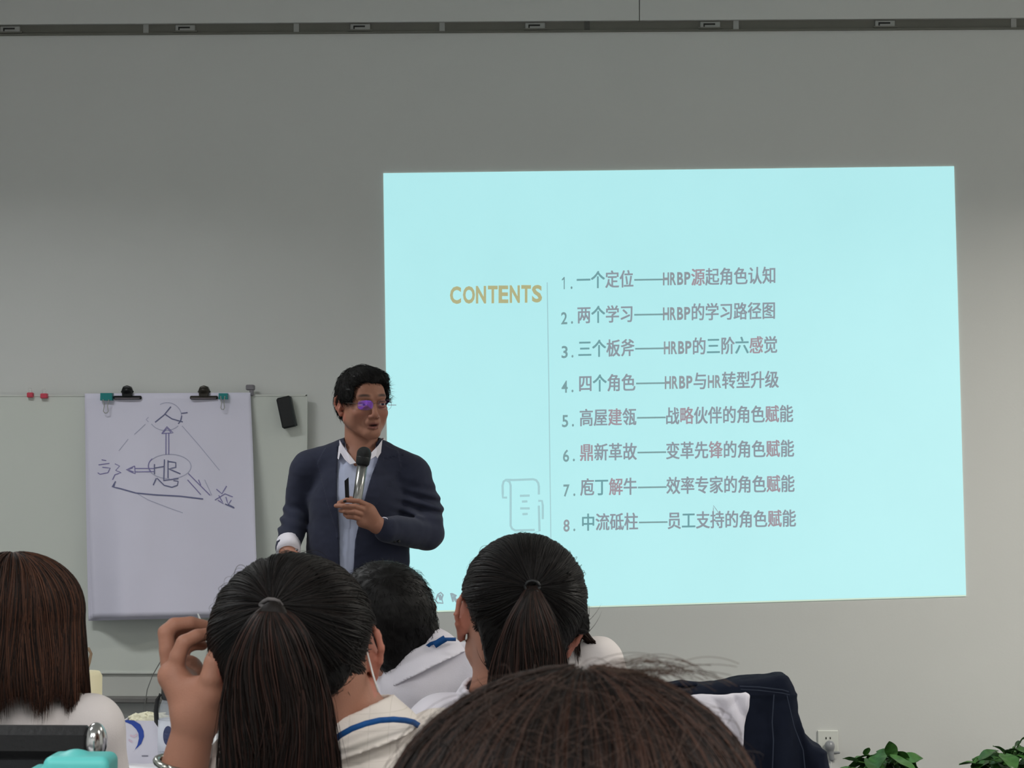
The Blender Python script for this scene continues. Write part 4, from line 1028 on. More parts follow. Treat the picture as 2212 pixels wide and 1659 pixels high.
def fw(X):
    q = X[:, 0] * .6 + X[:, 2] * .8
    cr_ = .008 * np.abs(np.sin(q * 55 + 1.5 * np.sin(X[:, 0] * 40))) + .006 * np.abs(np.sin((X[:, 0] - X[:, 2]) * 42 + 2))
    return fw0(X + np.stack([0 * q, cr_, 0 * q], 1)) + .002 * noise3(X, 90, 2)
sdfobj('cloth_sheet', fw, (P(1370, 1500, Yj)[0], Yj - .16, .80), (P(1620, 1500, Yj)[0], Yj - .07, P(1600, 1465, Yj)[2]), .0035, M_cotton, wc)
# ------------------------------------------------------------ the presenter
YP = 6.19; sp = YP / F
def p(px, py, dy=0.): q = P(px, py, YP); return q + A(0, dy, 0)
pr = empty('person', (p(775, 1400)[0], YP, 0), 'standing man in a navy blazer and pale shirt holding a microphone beside the slide', 'person')
RH = Rz(27) @ Ry(-2) @ Rx(4)
HH = p(785, 872, 0.0)
hi_ = head_items(HH, RH, 1.0, True)
px_ = lambda v: v * sp
body_i = hi_ + [(rc(HH + RH @ A(0, .028, -.05), p(780, 990, .02), .053, .058), .02), (rc(p(780, 985, .02), p(778, 1040, .01), .06, .09, 1.35), .03), (rc(p(778, 1040, .01), p(775, 1200, .01), .108, .112, 1.4), .03)]
for a in ((705, 1008), (855, 1015)): body_i.append((rc(p(780, 990, .02), p(*a), .04, .04), .03))
# microphone hand (his left)
hd = -.235
q = lambda x, y, d=0.: p(x, y, hd + d)
wrist = q(829, 1131, .03)
hand = [(rc(p(868, 1145, -.148), wrist, .026, .025), .012), (rc(wrist, q(812, 1100, .0), .024, .024), .012), (rc(wrist, q(800, 1122, -.004), .022, .020), .012), (ell(q(810, 1108, .0), (.028, .020, .032), Ry(-30)), .012)]
fg = [[(812, 1089, -.002), (793, 1079, -.028), (768, 1077, -.030), (752, 1083, -.018)], [(811, 1099, -.006), (786, 1090, -.038), (762, 1089, -.038), (746, 1089, -.022)],
      [(807, 1109, -.006), (784, 1101, -.038), (766, 1100, -.036), (755, 1099, -.016)], [(801, 1119, -.004), (784, 1112, -.030), (771, 1111, -.028), (764, 1107, -.012)]]
for pts in fg: hand += finger(wrist, [q(*a) for a in pts], .0092, .0072)
hand += finger(wrist, [q(815, 1112, .02), q(803, 1090, .032), q(785, 1078, .030), q(768, 1074, .012)], .0125, .0085)
# right hand, hanging forward
w2 = p(633, 1190, -.11)
body_i += hand + [(rc(p(638, 1125, .03), w2, .028, .024), .01)] + hand_items(w2, A(.55, -.35, -.75), A(.3, -.9, .1), A(-.7, -.4, .3), 28)
for a, b, c_ in (((655, 1020, 0), (640, 1115, .03), (633, 1190, -.11)), ((898, 1035, 0), (922, 1150, -.02), (868, 1145, -.16))):
    body_i += [(rc(p(*a), p(*b), .024, .023), .02), (rc(p(*b), p(*c_), .026, .025), .012)]
fb = U(*body_i)
sdfobj('body', fb, (p(590, 0)[0], YP - .36, p(0, 1255)[2]), (p(975, 0)[0], YP + .18, p(0, 785)[2]), .0026, M_skin, pr, lambda V: head_cols(V, HH, RH, 1.0, SK))
for s in (-1, 1):
    c = HH + RH @ A(s * .033, -.0798, .0016)
    def ec(V, c=c):
        L = (V - c) @ RH; k = (np.hypot(L[:, 0] - .001, L[:, 2]) < .0058) & (L[:, 1] < 0)
        o = np.tile(np.array(S(190, 182, 176)), (len(V), 1)); o[k] = S(26, 18, 16); return o
    sdfobj('eye', ell(c, (.0122,) * 3), c - .015, c + .015, .0013, mat('eye_surface', vcol=True, rough=.15), pr, ec)
# hair
def hl(x, y, z): return HH + RH @ A(x, y, z)
hb = U(ell(hl(0, .014, .036), (.0885, .103, .092), RH), (ell(hl(.004, -.046, .084), (.064, .038, .032), RH), .03), (ell(hl(0, .06, -.01), (.074, .055, .062), RH), .03),
       ('-', bx(hl(.0, -.10, -.014), (.060, .070, .084), .028, RH @ Ry(4)), .008), ('-', bx(hl(0, -.055, -.066), (.13, .075, .070), .02, RH), .006),
       ('-', bx(hl(0, -.01, -.070), (.13, .045, .062), .015, RH), .006), ('-', bx(hl(0, 0, -.125), (.15, .15, .065), .01, RH), .006))
fl_ = lambda X: hb(X) + .0016 * noise3((X - HH) @ RH * A(1, .35, 1), 260, 3, 2)
hr = sdfobj('hair', fl_, HH - .16, HH + .16, .0026, M_hair, pr, lambda V: np.tile(H_BLACK * .9, (len(V), 1)))
rg = np.random.default_rng(11)
add_strands('hair_strands', [short_hair(hb, HH, RH, 7000, rg, .030, A(-.03, .03, .12), 0, w0=.0008, lift=.22, keep=lambda L: (L[:, 2] > -.06) & (np.linalg.norm(L - A(0, .014, .036), axis=1) > .075))], hr)
# spectacles: thin metal frame, clear lenses; violet coat made stronger on the left to paint in a reflection
ge = put(bpy.data.objects.new('glasses', None), pr); COL.objects.link(ge)
M_frame = mat('thin_metal_frame', S(120, 110, 105), rough=.25, metal=.9)
m_ = bpy.data.materials.new('violet_glare_lens'); m_.use_nodes = True; nt = m_.node_tree; nt.nodes.clear()
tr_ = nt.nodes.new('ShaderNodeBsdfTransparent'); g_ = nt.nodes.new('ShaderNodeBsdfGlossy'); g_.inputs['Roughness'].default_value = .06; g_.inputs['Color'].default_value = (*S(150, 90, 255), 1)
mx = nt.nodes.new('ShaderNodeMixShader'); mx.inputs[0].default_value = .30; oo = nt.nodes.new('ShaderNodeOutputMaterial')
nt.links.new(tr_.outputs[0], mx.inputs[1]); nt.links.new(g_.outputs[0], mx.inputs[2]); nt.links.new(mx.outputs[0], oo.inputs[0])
gl_ = lambda x, y, z: hl(x, y, z)
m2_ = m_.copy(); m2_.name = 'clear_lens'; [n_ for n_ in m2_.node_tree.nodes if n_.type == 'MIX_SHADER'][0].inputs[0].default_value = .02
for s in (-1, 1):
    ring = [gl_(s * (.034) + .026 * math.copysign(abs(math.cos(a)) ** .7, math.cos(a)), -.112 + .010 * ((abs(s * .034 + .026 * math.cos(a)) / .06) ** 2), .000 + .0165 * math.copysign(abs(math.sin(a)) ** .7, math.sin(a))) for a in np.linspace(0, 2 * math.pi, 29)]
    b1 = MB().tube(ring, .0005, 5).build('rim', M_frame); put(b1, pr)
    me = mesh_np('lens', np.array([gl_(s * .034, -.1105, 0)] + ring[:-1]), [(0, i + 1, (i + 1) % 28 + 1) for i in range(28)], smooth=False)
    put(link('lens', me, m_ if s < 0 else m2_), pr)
    MB().tube([gl_(s * .060, -.102, .006), gl_(s * .074, -.06, .006), gl_(s * .078, .005, .004), gl_(s * .077, .018, -.010)], .0012, 5).build('temple', M_frame, pr)
MB().tube([gl_(-.008, -.113, .004), gl_(0, -.116, .007), gl_(.008, -.113, .004)], .0006, 5).build('bridge', M_frame, pr)
bpy.data.objects.remove(ge)
# torso shapes
ysc = 1.35
def torso(g):
    return [(rc(p(745, 985, .02), p(668, 1006, .015), px_(26) + g, px_(27) + g)), (rc(p(815, 985, .02), p(893, 1015, .015), px_(26) + g, px_(27) + g), .02), (rc(p(776, 1020, .01), p(775, 1085, 0), px_(78) + g, px_(104) + g, ysc), .03), (rc(p(775, 1085, 0), p(773, 1180, .0), px_(104) + g, px_(107) + g, ysc), .03), (rc(p(773, 1180, 0), p(773, 1380, .0), px_(107) + g, px_(114) + g, ysc), .03),
            (rc(p(770, 975, .03), p(676, 1012, .01), px_(28) + g, px_(34) + g), .04), (rc(p(800, 975, .03), p(884, 1022, .01), px_(28) + g, px_(34) + g), .04)]
neckhole = rc(p(783, 900, .02), p(779, 1008, -.03), .066, .050)
opening = [pj2 for pj2 in ((731, 935), (733, 990), (736, 1060), (741, 1150), (744, 1250), (746, 1460), (772, 1460), (771, 1300), (772, 1235), (776, 1165), (790, 1100), (808, 1030), (822, 985), (832, 935))]
op = [(p(x, y)[0], p(x, y)[2]) for x, y in opening][::-1]
arm1 = [(rc(p(660, 1022, .01), p(640, 1108, .035), px_(37), px_(31)), .03), (rc(p(640, 1108, .035), p(629, 1178, -.085), px_(31), px_(27)), .012)]
arm2 = [(rc(p(896, 1036, .01), p(922, 1100, .01), px_(37), px_(33)), .03), (rc(p(922, 1100, .01), p(924, 1152, -.02), px_(33), px_(36)), .01), (rc(p(924, 1152, -.02), p(848, 1140, -.185), px_(36), px_(29)), .012)]
fjk0 = U(*torso(0), *arm1, *arm2, (rc(p(884, 1075, -.01), p(884, 1145, -.05), .034, .034), .02))
cut = poly2(op, YP - .6, YP - .035)
elb = p(940, 1088, -.02); inn = p(893, 1100, -.06); e2 = p(612, 1140, 0)
def fjk(X):
    d = fjk0(X)
    d = d + .0028 * noise3(X, 34, 8, 3)
    for c, r in ((elb, .05), (inn, .06), (e2, .06)):
        L = X - c; w_ = np.exp(-(L ** 2).sum(1) / r ** 2); d = d + w_ * .007 * np.sin((L[:, 2] * .9 + L[:, 0] * .3) * 190)
    # lapel edges: shallow steps following the opening
    px0 = np.interp(X[:, 2], [p(0, 1150)[2], p(0, 1000)[2], p(0, 960)[2]], [p(742, 0)[0], p(694, 0)[0], p(712, 0)[0]])
    px1 = np.interp(X[:, 2], [p(0, 1160)[2], p(0, 1010)[2], p(0, 965)[2]], [p(778, 0)[0], p(872, 0)[0], p(862, 0)[0]])
    fr = (X[:, 1] < YP - .02) & (X[:, 2] > p(0, 1160)[2])
    lap = ((X[:, 0] > px0) & (X[:, 0] < px1) & fr); d = d - lap * .0035
    ntc = (np.abs((X[:, 2] - p(0, 990)[2]) - (X[:, 0] - p(850, 0)[0]) * .25) < .0035) & (X[:, 0] > p(836, 0)[0]) & (X[:, 0] < p(874, 0)[0]) & fr
    d = d + ntc * .003
    pk = (np.abs(X[:, 2] - p(0, 1225)[2]) < .003) & (X[:, 0] > p(800, 0)[0]) & (X[:, 0] < p(860, 0)[0]) & (X[:, 1] < YP - .06); d = d + pk * .003
    d = np.maximum(d, -cut(X)); d = np.maximum(d, -neckhole(X)); d = np.maximum(d, p(0, 1425)[2] - X[:, 2])
    inner = fin(X)
    return np.maximum(d, -inner)
fsh0 = U(*torso(-.009))
fin = U(*torso(-.017))
lo_, hi2 = A(p(585, 0)[0], YP - .32, p(0, 1430)[2]), A(p(975, 0)[0], YP + .2, p(0, 935)[2])
sdfobj('blazer', fjk, lo_, hi2, .0032, M_navy, pr)
def fsh(X):
    d = fsh0(X) + .0045 * noise3(X * A(1, 1, .6), 42, 21, 3)
    plk = np.abs(X[:, 0] - p(758, 0)[0] - (X[:, 2] - 1.2) * .05); d = d - .002 * (plk < .016) * (X[:, 1] < YP)
    d = np.maximum(d, -rc(p(783, 900, .02), p(779, 1003, -.03), .060, .046)(X)); return np.maximum(d, p(0, 1440)[2] - X[:, 2])
sh = sdfobj('shirt', fsh, lo_ - .02, hi2, .0036, M_shirtblue, pr)
# collar
V = []; n = 40
for i in range(n + 1):
    a = math.radians(14 + (346 - 14) * i / n)            # 0 = front
    fr = max(0, math.cos(a)) ** 1.3
    for (r, z0, dz) in ((50, 946, 46), (57, 968, 44)):
        cxp = 781 - 4 * fr; V.append(p(cxp + r * .92 * math.sin(a), z0 + dz * fr + (3 if a > math.pi else 0), .018 - r * sp * 1.02 * math.cos(a)))
Vo = np.array(V); ctr = p(781, 960, .018); dirs = Vo - ctr; dirs[:, 2] = 0; dirs /= np.linalg.norm(dirs, axis=1, keepdims=True)
V2 = np.concatenate([Vo, Vo + dirs * .003 + A(0, 0, 0)]); m2 = len(Vo); Fc = []
for i in range(n):
    a, b, c_, d_ = 2 * i, 2 * i + 1, 2 * i + 3, 2 * i + 2; Fc += [(a, b, c_, d_), (m2 + d_, m2 + c_, m2 + b, m2 + a), (a, d_, m2 + d_, m2 + a), (b, m2 + b, m2 + c_, c_)]
Fc += [(0, m2, m2 + 1, 1), (2 * n, 2 * n + 1, m2 + 2 * n + 1, m2 + 2 * n)]
put(link('collar', mesh_np('collar', V2, Fc), M_cotton), pr)
def flap(pts, dy):
    V = [p(x, y, d) for x, y, d in pts]; n = len(V); V += [v + A(0, .004, 0) for v in V]
    Fc = [tuple(range(n))[::-1], tuple(range(n, 2 * n))] + [(i, (i + 1) % n, n + (i + 1) % n, n + i) for i in range(n)]
    put(link('collar_point', mesh_np('collar_point', V, Fc, smooth=False), M_cotton), pr)
flap([(735, 950, -.02), (742, 960, -.055), (760, 982, -.088), (776, 1000, -.100), (764, 1003, -.102), (752, 993, -.095), (741, 978, -.075), (737, 993, -.07), (734, 990, -.065)], 0)
flap([(827, 950, -.02), (821, 962, -.055), (802, 984, -.088), (782, 1000, -.100), (792, 1003, -.102), (806, 993, -.095), (817, 985, -.08), (820, 990, -.075), (826, 978, -.05)], 0)
# cuffs
def cuff(a, b, r, m=M_cotton):
    a = np.array(a); b = np.array(b)
    MB().tube([a, a + (b - a) * .5, b, b - (b - a) * .02, a + (b - a) * .3], [r, r, r * .98, r * .90, r * .88], 20, cap=False).build('shirt_cuff', m, pr, smooth=True)
cuff(p(630, 1168, -.07), p(634, 1190, -.112), px_(26)); cuff(p(852, 1141, -.178), p(837, 1131, -.205), px_(20))
for k in range(3):
    c = p(872 - k * 9, 1165 - k, -.185 - .004 * k)
    sdfobj('sleeve_button', ell(c, (.006, .004, .006)), c - .01, c + .01, .0018, M_black, pr)
c = p(628, 1196, -.12)
MB().tube([p(634, 1190, -.11) + A(.029 * math.cos(a), .029 * math.sin(a) * .8, .010 * math.cos(a) - .0) for a in np.linspace(0, 6.28, 24)], .004, 6).build('wrist_watch', M_steel, pr, smooth=True)
# trousers and shoes
ti = [rc(p(735, 1360), p(812, 1360), .12, .12, 1.2)]
hipz = .86
for s, x in ((-1, 722), (1, 826)):
    a = p(x, 1380); k = A(a[0] + s * .01, YP - .02, .48); f_ = A(a[0] + s * .03, YP + .02, .09)
    ti += [(rc(a, k, .095, .072), .02), (rc(k, f_, .072, .056), .02)]
    fo = A(f_[0], YP - .06, .045); so_ = U(ell(fo, (.048, .14, .045)), ('&', bx(fo + A(0, 0, .03), (.1, .2, .072)), .0), (rc(f_ + A(0, 0, -.04), f_, .04, .04), .02))
    sdfobj('shoe', so_, fo - A(.08, .17, .05), fo + A(.08, .17, .12), .007, M_leather, pr)
sdfobj('trousers', U(*ti), (p(640, 0)[0], YP - .2, .03), (p(915, 0)[0], YP + .2, .95), .008, M_trouser, pr)
# microphone and pointer are held: things of their own
mt_, mbm = q(803, 984, -.012), q(789, 1082, -.018); ax = (mt_ - mbm) / np.linalg.norm(mt_ - mbm)
mi_ = empty('microphone', mbm - ax * .02, 'handheld microphone with a black head and grey silver body in his hand', 'microphone')
M_mesh2 = mat('black_mic_mesh', S(34, 35, 36), rough=.55, metal=.3, bump=.8, bscale=1500)
sdfobj('grille', U(rc(mt_ - ax * .012, mt_ + ax * .004, .0225, .0235), ('&', bx(mt_, (.05, .05, .05), .012), .0)), mt_ - .05, mt_ + .05, .0018, M_mesh2, mi_)
MB().tube([mt_ - ax * .034, mt_ - ax * .028, mt_ - ax * .008, mt_ - ax * .004], [.018, .0215, .0235, .0225], 22).build('collar_ring', M_black, mi_, smooth=True)
MB().tube([mbm - ax * .03, mbm - ax * .024, mt_ - ax * .03], [.012, .0145, .0170], 20).build('handle', mat('mic_body', S(150, 150, 148), rough=.25, metal=.85), mi_, smooth=True)
pa, pb = q(769, 1082, -.012), q(768.5, 1030, -.030)
ro = empty('presentation_pointer', pa, 'slim black pointer held upright next to the microphone', 'pointer')
ux = A(1, 0, 0); hw = .0062; uy = A(0, 1, 0)
V = [pa - ux * hw, pa + ux * hw, pb + ux * hw, pb - ux * hw - A(0, 0, .011)]; V = [v - uy * .004 for v in V] + [v + uy * .004 for v in V]
put(link('casing', mesh_np('casing', V, [(0, 1, 2, 3), (7, 6, 5, 4), (0, 4, 5, 1), (1, 5, 6, 2), (2, 6, 7, 3), (3, 7, 4, 0)], smooth=False), M_black), ro)
bq = q(766, 1079, -.045); sdfobj('button', ell(bq, (.006, .003, .004)), bq - .01, bq + .01, .0016, M_black, ro)
# ------------------------------------------------------------ audience
BACK = Rz(180)
def qf(Y): return (lambda px, py, dy=0.: P(px, py, Y + dy))
def hairset(name, parent, cap_f, lo, hi, base, sets, h=.004):
    hr = sdfobj(name, cap_f, lo, hi, h, M_hair, parent, lambda V: np.tile(np.array(base) * .7, (len(V), 1)))
    add_strands(name + '_strands', sets, hr); return hr
def table_arms(sL, sR, out=.05, reach=.30, spread=.0, z=.655, ed=.05, ez=.80):
    eL = A(sL[0] - out, sL[1] + ed, ez + .04); eR = A(sR[0] + out, sR[1] + ed, ez + .04)
    wL = A(sL[0] + .06, sL[1] + reach, z); wR = A(sR[0] - .06, sR[1] + reach, z)
    return [(sL, eL, wL, A(.2, 1, -.05), A(1, 0, 0), A(0, 0, 1), 22), (sR, eR, wR, A(-.2, 1, -.05), A(-1, 0, 0), A(0, 0, 1), 22)]

# --- woman with the ponytail and raised hand
Y3 = 2.16; q = qf(Y3)
R3 = Rz(180 + 14) @ Ry(12) @ Rx(-6)
C3 = q(632, 1374); H3 = C3 + A(.012, .012, -.030)
nb = q(742, 1582, .02); sL = q(535, 1668, .03); sR = q(960, 1640, .03); hip = A((sL[0] + sR[0]) / 2, Y3 - .12, .575)
def rh():
    a = lambda x, y, d=0.: q(x, y, d)
    it = []
    W = a(428, 1545, -.03)
    it += [(rc(W, a(375, 1462, -.02), .022, .016), .016), (rc(W, a(372, 1462, .015), .022, .016), .014), (rc(W, a(385, 1470, .03), .02, .014), .014), (rc(a(420, 1540, -.03), a(452, 1500, -.045), .020, .017), .016),
           (rc(a(372, 1458, -.022), a(400, 1470, .0), .013, .013), .014), (rc(a(395, 1490, -.03), a(450, 1478, -.04), .012, .011), .014)]
    it += finger(W, [a(378, 1458, -.022), a(384, 1418, -.026), a(397, 1388, -.026), a(425, 1374, -.018), a(452, 1369, -.006)], .0105, .0072)
    it += finger(W, [a(368, 1458, .004), a(362, 1405, .002), a(358, 1366, .004), a(376, 1350, .010), a(412, 1346, .018), a(448, 1354, .030)], .0105, .0072)
    it += finger(W, [a(378, 1462, .024), a(372, 1410, .028), a(376, 1372, .030), a(408, 1358, .036), a(440, 1364, .046)], .0098, .0070)
    it += finger(W, [a(392, 1468, .040), a(392, 1432, .046), a(396, 1404, .048), a(418, 1392, .054), a(438, 1394, .060)], .0088, .0064)
    it += finger(W, [a(445, 1515, -.040), a(456, 1466, -.050), a(462, 1432, -.048), a(470, 1408, -.036)], .0145, .0098)
    it += [(ell(a(408, 1452, .03), (.018, .018, .020)), .010)]
    return it
eL = q(366, 1800, -.02); wL = q(422, 1556, -.03)
arms = [(sL + A(0, 0, -.02), eL, wL, rh), table_arms(sL, sR)[1]]
w3, body3, sh3 = seated('woman in front with a dark ponytail, raising her left hand to her head', H3, R3, nb, sL, sR, hip, arms, M_cottonwarm, h_head=.0030, sleeve='short', wr=(.0055, 38., 3), kh=.97, shr=.050)
rad = A(.0955, .104, .0940); rg = np.random.default_rng(3)
Rm = Ry(10)
tie = Rm.T @ (q(588, 1306, -.098) - C3) / rad
tie /= np.linalg.norm(tie)
earc = H3 + R3 @ (A(-.079, .012, -.004) * .97)
def capC(C, Rm, rad, facecut, neckz, k=.975, ears=(), slope=0.):
    base = ell(C, rad * k, Rm)
    def f(X):
        d = base(X); L = (X - C) @ Rm
        fc = np.maximum(L[:, 2] - facecut[1], -(L[:, 1] - facecut[0]))      # region y>..., z<... is face
        d = np.maximum(d, -fc); d = np.maximum(d, (neckz + slope * L[:, 0]) - L[:, 2])
        for e, r in ears: d = np.maximum(d, r - np.linalg.norm((X - e) * A(1, .55, .8), axis=1))
        return d
    return f
cap3 = capC(C3, Rm, rad, (.035, .035), -.085, ears=((earc, .020),))
bf3 = LAST['f']
def napef(bf, hx, hy, dmax=-.01, th=.0045, Yc=0):
    def f(X):
        x_, y_ = proj(X); s_ = Yc / F
        d = bf(X) - th
        d = np.maximum(d, (y_ - np.interp(x_, hx, hy)) * s_)
        return np.maximum(np.maximum(d, X[:, 1] - (Yc + dmax)), (hx[0] + 2 - x_) * s_)
    return f
np3 = napef(bf3, [560, 640, 700, 745, 758, 764, 770], [1560, 1538, 1512, 1480, 1450, 1400, 1290], .045, .005, Y3)
def cap3f(X): return smin(cap3(X), np3(X), .010) + .0012 * noise3(X, 150, 2)
def alph3(ph): return 88 + 30 * np.cos(ph - 1.57)
sets = [scalp_to_tie(C3, Rm, rad, tie, 5200, rg, lambda ph: np.full_like(ph, 118.), w0=.00075, base=H_BLACK, warm=H_DARKB * 1.5, wm=.3)]
def clip_sets(st, C, Rm, fc, ear=None, er=.022):
    """drop strands whose root lies on the face or over an ear"""
    pts, wv, cl = st; L = (pts - C) @ Rm
    bad = ((L[..., 1] > fc[0]) & (L[..., 2] < fc[1])).any(1) | (L[..., 2] < -.088).any(1)
    if ear is not None: bad |= (np.linalg.norm((pts - ear) * A(1, .55, .8), axis=2) < er).any(1)
    k = ~bad; return pts[k], wv[k], cl[k]
sets = [clip_sets(s, C3, Rm, (.045, .04), earc, .024) for s in sets]
# nape hair combed up towards the tie
nh = short_hair(np3, q(690, 1440), np.eye(3), 3000, rg, .050, q(600, 1306, -.09) - q(690, 1440), 0, w0=.0006, base=H_BLACK, lift=.10, M=8, h=.004, sgn=-1., keep=lambda L: L[:, 1] < .03)
sets.append(nh)
hair3 = hairset('hair', w3, cap3f, C3 - .16, C3 + .16, H_BLACK, sets)
ti3 = q(588, 1305, -.112)
pth = [q(585, 1308, -.108), q(590, 1330, -.125), q(592, 1370, -.130), q(592, 1440, -.126), q(597, 1520, -.12), q(600, 1600, -.115), q(603, 1680, -.11), q(606, 1800, -.10)]
hwid = [14, 46, 72, 98, 116, 124, 130, 120]; k3 = Y3 / F * .94
taild = [.008, .022, .028, .034, .034, .032, .030, .024]
tl3 = tail(pth, [v * k3 for v in hwid], taild, 5200, rg, M=26, w0=.00085, base=H_DARKB, warm=S(62, 42, 36), wm=.35)
core = U(*[(rc(pth[i], pth[i + 1], hwid[i] * k3 * .62, hwid[i + 1] * k3 * .62, 2.4), .01) for i in range(len(pth) - 1)])
pt3 = sdfobj('ponytail', core, np.array(pth).min(0) - .09, np.array(pth).max(0) + .09, .005, M_hair, w3, lambda V: np.tile(H_DARKB * .7, (len(V), 1)))
add_strands('ponytail_strands', [tl3], pt3)
MB().tube([q(562, 1306, -.104), q(570, 1299, -.112), q(580, 1294, -.120), q(592, 1295, -.122), q(602, 1299, -.118), q(609, 1306, -.110), q(600, 1312, -.12), q(575, 1314, -.12), q(562, 1306, -.104)], .0022, 7).build('hair_tie', mat('grey_elastic', S(96, 92, 92), rough=.7), w3, smooth=True)
# thin pale cord hanging from her ear
MB().tube([earc + A(-.004, -.018, .022), earc + A(-.001, -.022, .0), earc + A(.006, -.024, -.025), earc + A(.012, -.022, -.045)], .0012, 6).build('ear_cord', M_white, w3, smooth=True)
# lanyard around the collar
def lanyard(parent, pts, wpx, Y, dy0, name='lanyard'):
    V = []; 
    for i, (x, y, d) in enumerate(pts):
        x0, y0, _ = pts[max(i - 1, 0)]; x1, y1, _ = pts[min(i + 1, len(pts) - 1)]; t = A(x1 - x0, y1 - y0); t /= np.linalg.norm(t); nn = A(-t[1], t[0]) * wpx / 2
        for s in (1, -1): V.append(P(x + nn[0] * s, y + nn[1] * s, Y + d)); V.append(P(x + nn[0] * s, y + nn[1] * s, Y + d + .002))
    Fc = []
    for i in range(len(pts) - 1):
        a = 4 * i; b = a + 4; Fc += [(a, a + 2, b + 2, b), (a + 1, b + 1, b + 3, a + 3), (a, b, b + 1, a + 1), (a + 2, a + 3, b + 3, b + 2)]
    return put(link(name, mesh_np(name, V, Fc), M_lanyard), parent)
# collar fold
def collar_sdf(parent, c0, n, r, hgt, m, tilt=None, name='collar', thick=.004, flare=.25):
    """stand-and-fall collar as a flared ring around axis n at c0"""
    n = np.array(n) / np.linalg.norm(n); 
    def f(X):
        L = X - c0; z = L @ n; rr = np.linalg.norm(L - z[:, None] * n, axis=1)
        tgt = r + (hgt / 2 - z) * flare
        d = np.abs(rr - tgt) - thick; dz = np.abs(z) - hgt / 2
        return np.maximum(d, dz) + .0012 * noise3(X, 70, 5)
    b = r + hgt + .04
    return sdfobj(name, f, c0 - b, c0 + b, .0032, m, parent)
axn = (H3 + R3 @ A(0, .028, -.05)) - nb
M_check = mat('checked_cotton', S(234, 228, 220), rough=.9, spec=.1, bump=.15, bscale=500)
nt = M_check.node_tree; tc = nt.nodes.new('ShaderNodeTexCoord'); br = nt.nodes.new('ShaderNodeTexBrick'); br.offset = 0; br.inputs['Scale'].default_value = 1
br.inputs['Color1'].default_value = (*S(218, 210, 204), 1); br.inputs['Color2'].default_value = (*S(216, 208, 200), 1); br.inputs['Mortar'].default_value = (*S(206, 198, 190), 1)
br.inputs['Brick Width'].default_value = .022; br.inputs['Row Height'].default_value = .018; br.inputs['Mortar Size'].default_value = .0007; br.inputs['Mortar Smooth'].default_value = .6
mp = nt.nodes.new('ShaderNodeMapping'); mp.inputs['Rotation'].default_value = (math.radians(90), 0, math.radians(0)); nt.links.new(tc.outputs['Object'], mp.inputs['Vector']); nt.links.new(mp.outputs[0], br.inputs['Vector']); nt.links.new(br.outputs['Color'], nt.nodes['Principled BSDF'].inputs['Base Color'])
sh3.data.materials[0] = M_check
collar_sdf(w3, nb + A(.004, 0, .002), A(-.36, 0, 1), .062, .044, M_check, flare=.5)
lanyard(w3, [(700, 1622, -.070), (716, 1604, -.084), (735, 1588, -.092), (760, 1574, -.096), (790, 1563, -.092), (820, 1556, -.082), (850, 1554, -.066), (875, 1556, -.048), (893, 1560, -.028), (905, 1568, -.005)], 13, Y3, 0)
# watch on the raised wrist's forearm
wq = q(389, 1652, -.028); d_ = (wL - eL) / np.linalg.norm(wL - eL); a_, b_ = perp(d_)
MB().tube([wq + (a_ * math.cos(t) + b_ * math.sin(t)) * .0275 for t in np.linspace(0, 6.283, 26)], .0042, 8).build('bracelet', mat('bracelet_metal', S(170, 172, 165), rough=.25, metal=.9), w3, smooth=True)
chair((hip[0], hip[1]), 0, 'conference chair under the woman with the raised hand', top=.86)

# --- man with short black hair leaning forward
Y4 = 3.55; q = qf(Y4)
R4 = Rz(180 + 30) @ Ry(22) @ Rx(-12)
H4 = q(838, 1346, .01)
nb = q(910, 1432, -.01); sL = q(838, 1510, .05); sR = q(1050, 1462, .0); hip = A((sL[0] + sR[0]) / 2 + .03, Y4 - .04, .575)
w4, body4, sh4 = seated('man with short black hair in a white shirt, leaning forward between two ponytailed women', H4, R4, nb, sL, sR, hip, table_arms(sL, sR, reach=.32), M_cotton, male=True, wr=(.008, 30., 14), shr=.066, torso_r=(.145, .145, .14), he=.05, cuts=((rc(nb + A(0, 0, .005), nb + A(0, 0, -.03), .068, .075), .02),), h_head=.0044)
def hl4(x, y, z): return H4 + R4 @ A(x, y, z)
hb4 = U(ell(hl4(0, .012, .034), (.088, .104, .092), R4), (ell(hl4(0, .060, -.030), (.066, .044, .062), R4), .03), ('-', bx(hl4(0, -.10, -.03), (.075, .075, .09), .03, R4), .01), ('-', bx(hl4(0, -.03, -.07), (.13, .055, .070), .015, R4), .006), ('-', bx(hl4(0, 0, -.14), (.15, .15, .062), .01, R4), .01))
hr4 = sdfobj('hair', lambda X: hb4(X) + .0015 * noise3(X, 200, 3, 2), H4 - .17, H4 + .17, .0035, M_hair, w4, lambda V: np.tile(H_BLACK * .75, (len(V), 1)))
rg = np.random.default_rng(4)
add_strands('hair_strands', [short_hair(hb4, H4, R4, 8000, rg, .022, A(0, .05, .11), 0, w0=.0005, lift=.35, base=H_BLACK * .8)], hr4)
collar_sdf(w4, nb + A(.004, -.002, .006), A(-.5, .12, 1), .062, .046, M_cotton, flare=.5)
lanyard(w4, [(921, 1398, -.072), (930, 1391, -.080), (944, 1386, -.088), (962, 1381, -.084), (985, 1381, -.062)], 8, Y4, 0)
lanyard(w4, [(938, 1394, -.086), (950, 1386, -.090), (962, 1379, -.089)], 15, Y4, 0, 'lanyard_print')
chair((hip[0] - .04, hip[1] - .02), 0, 'conference chair under the leaning man', top=.86)

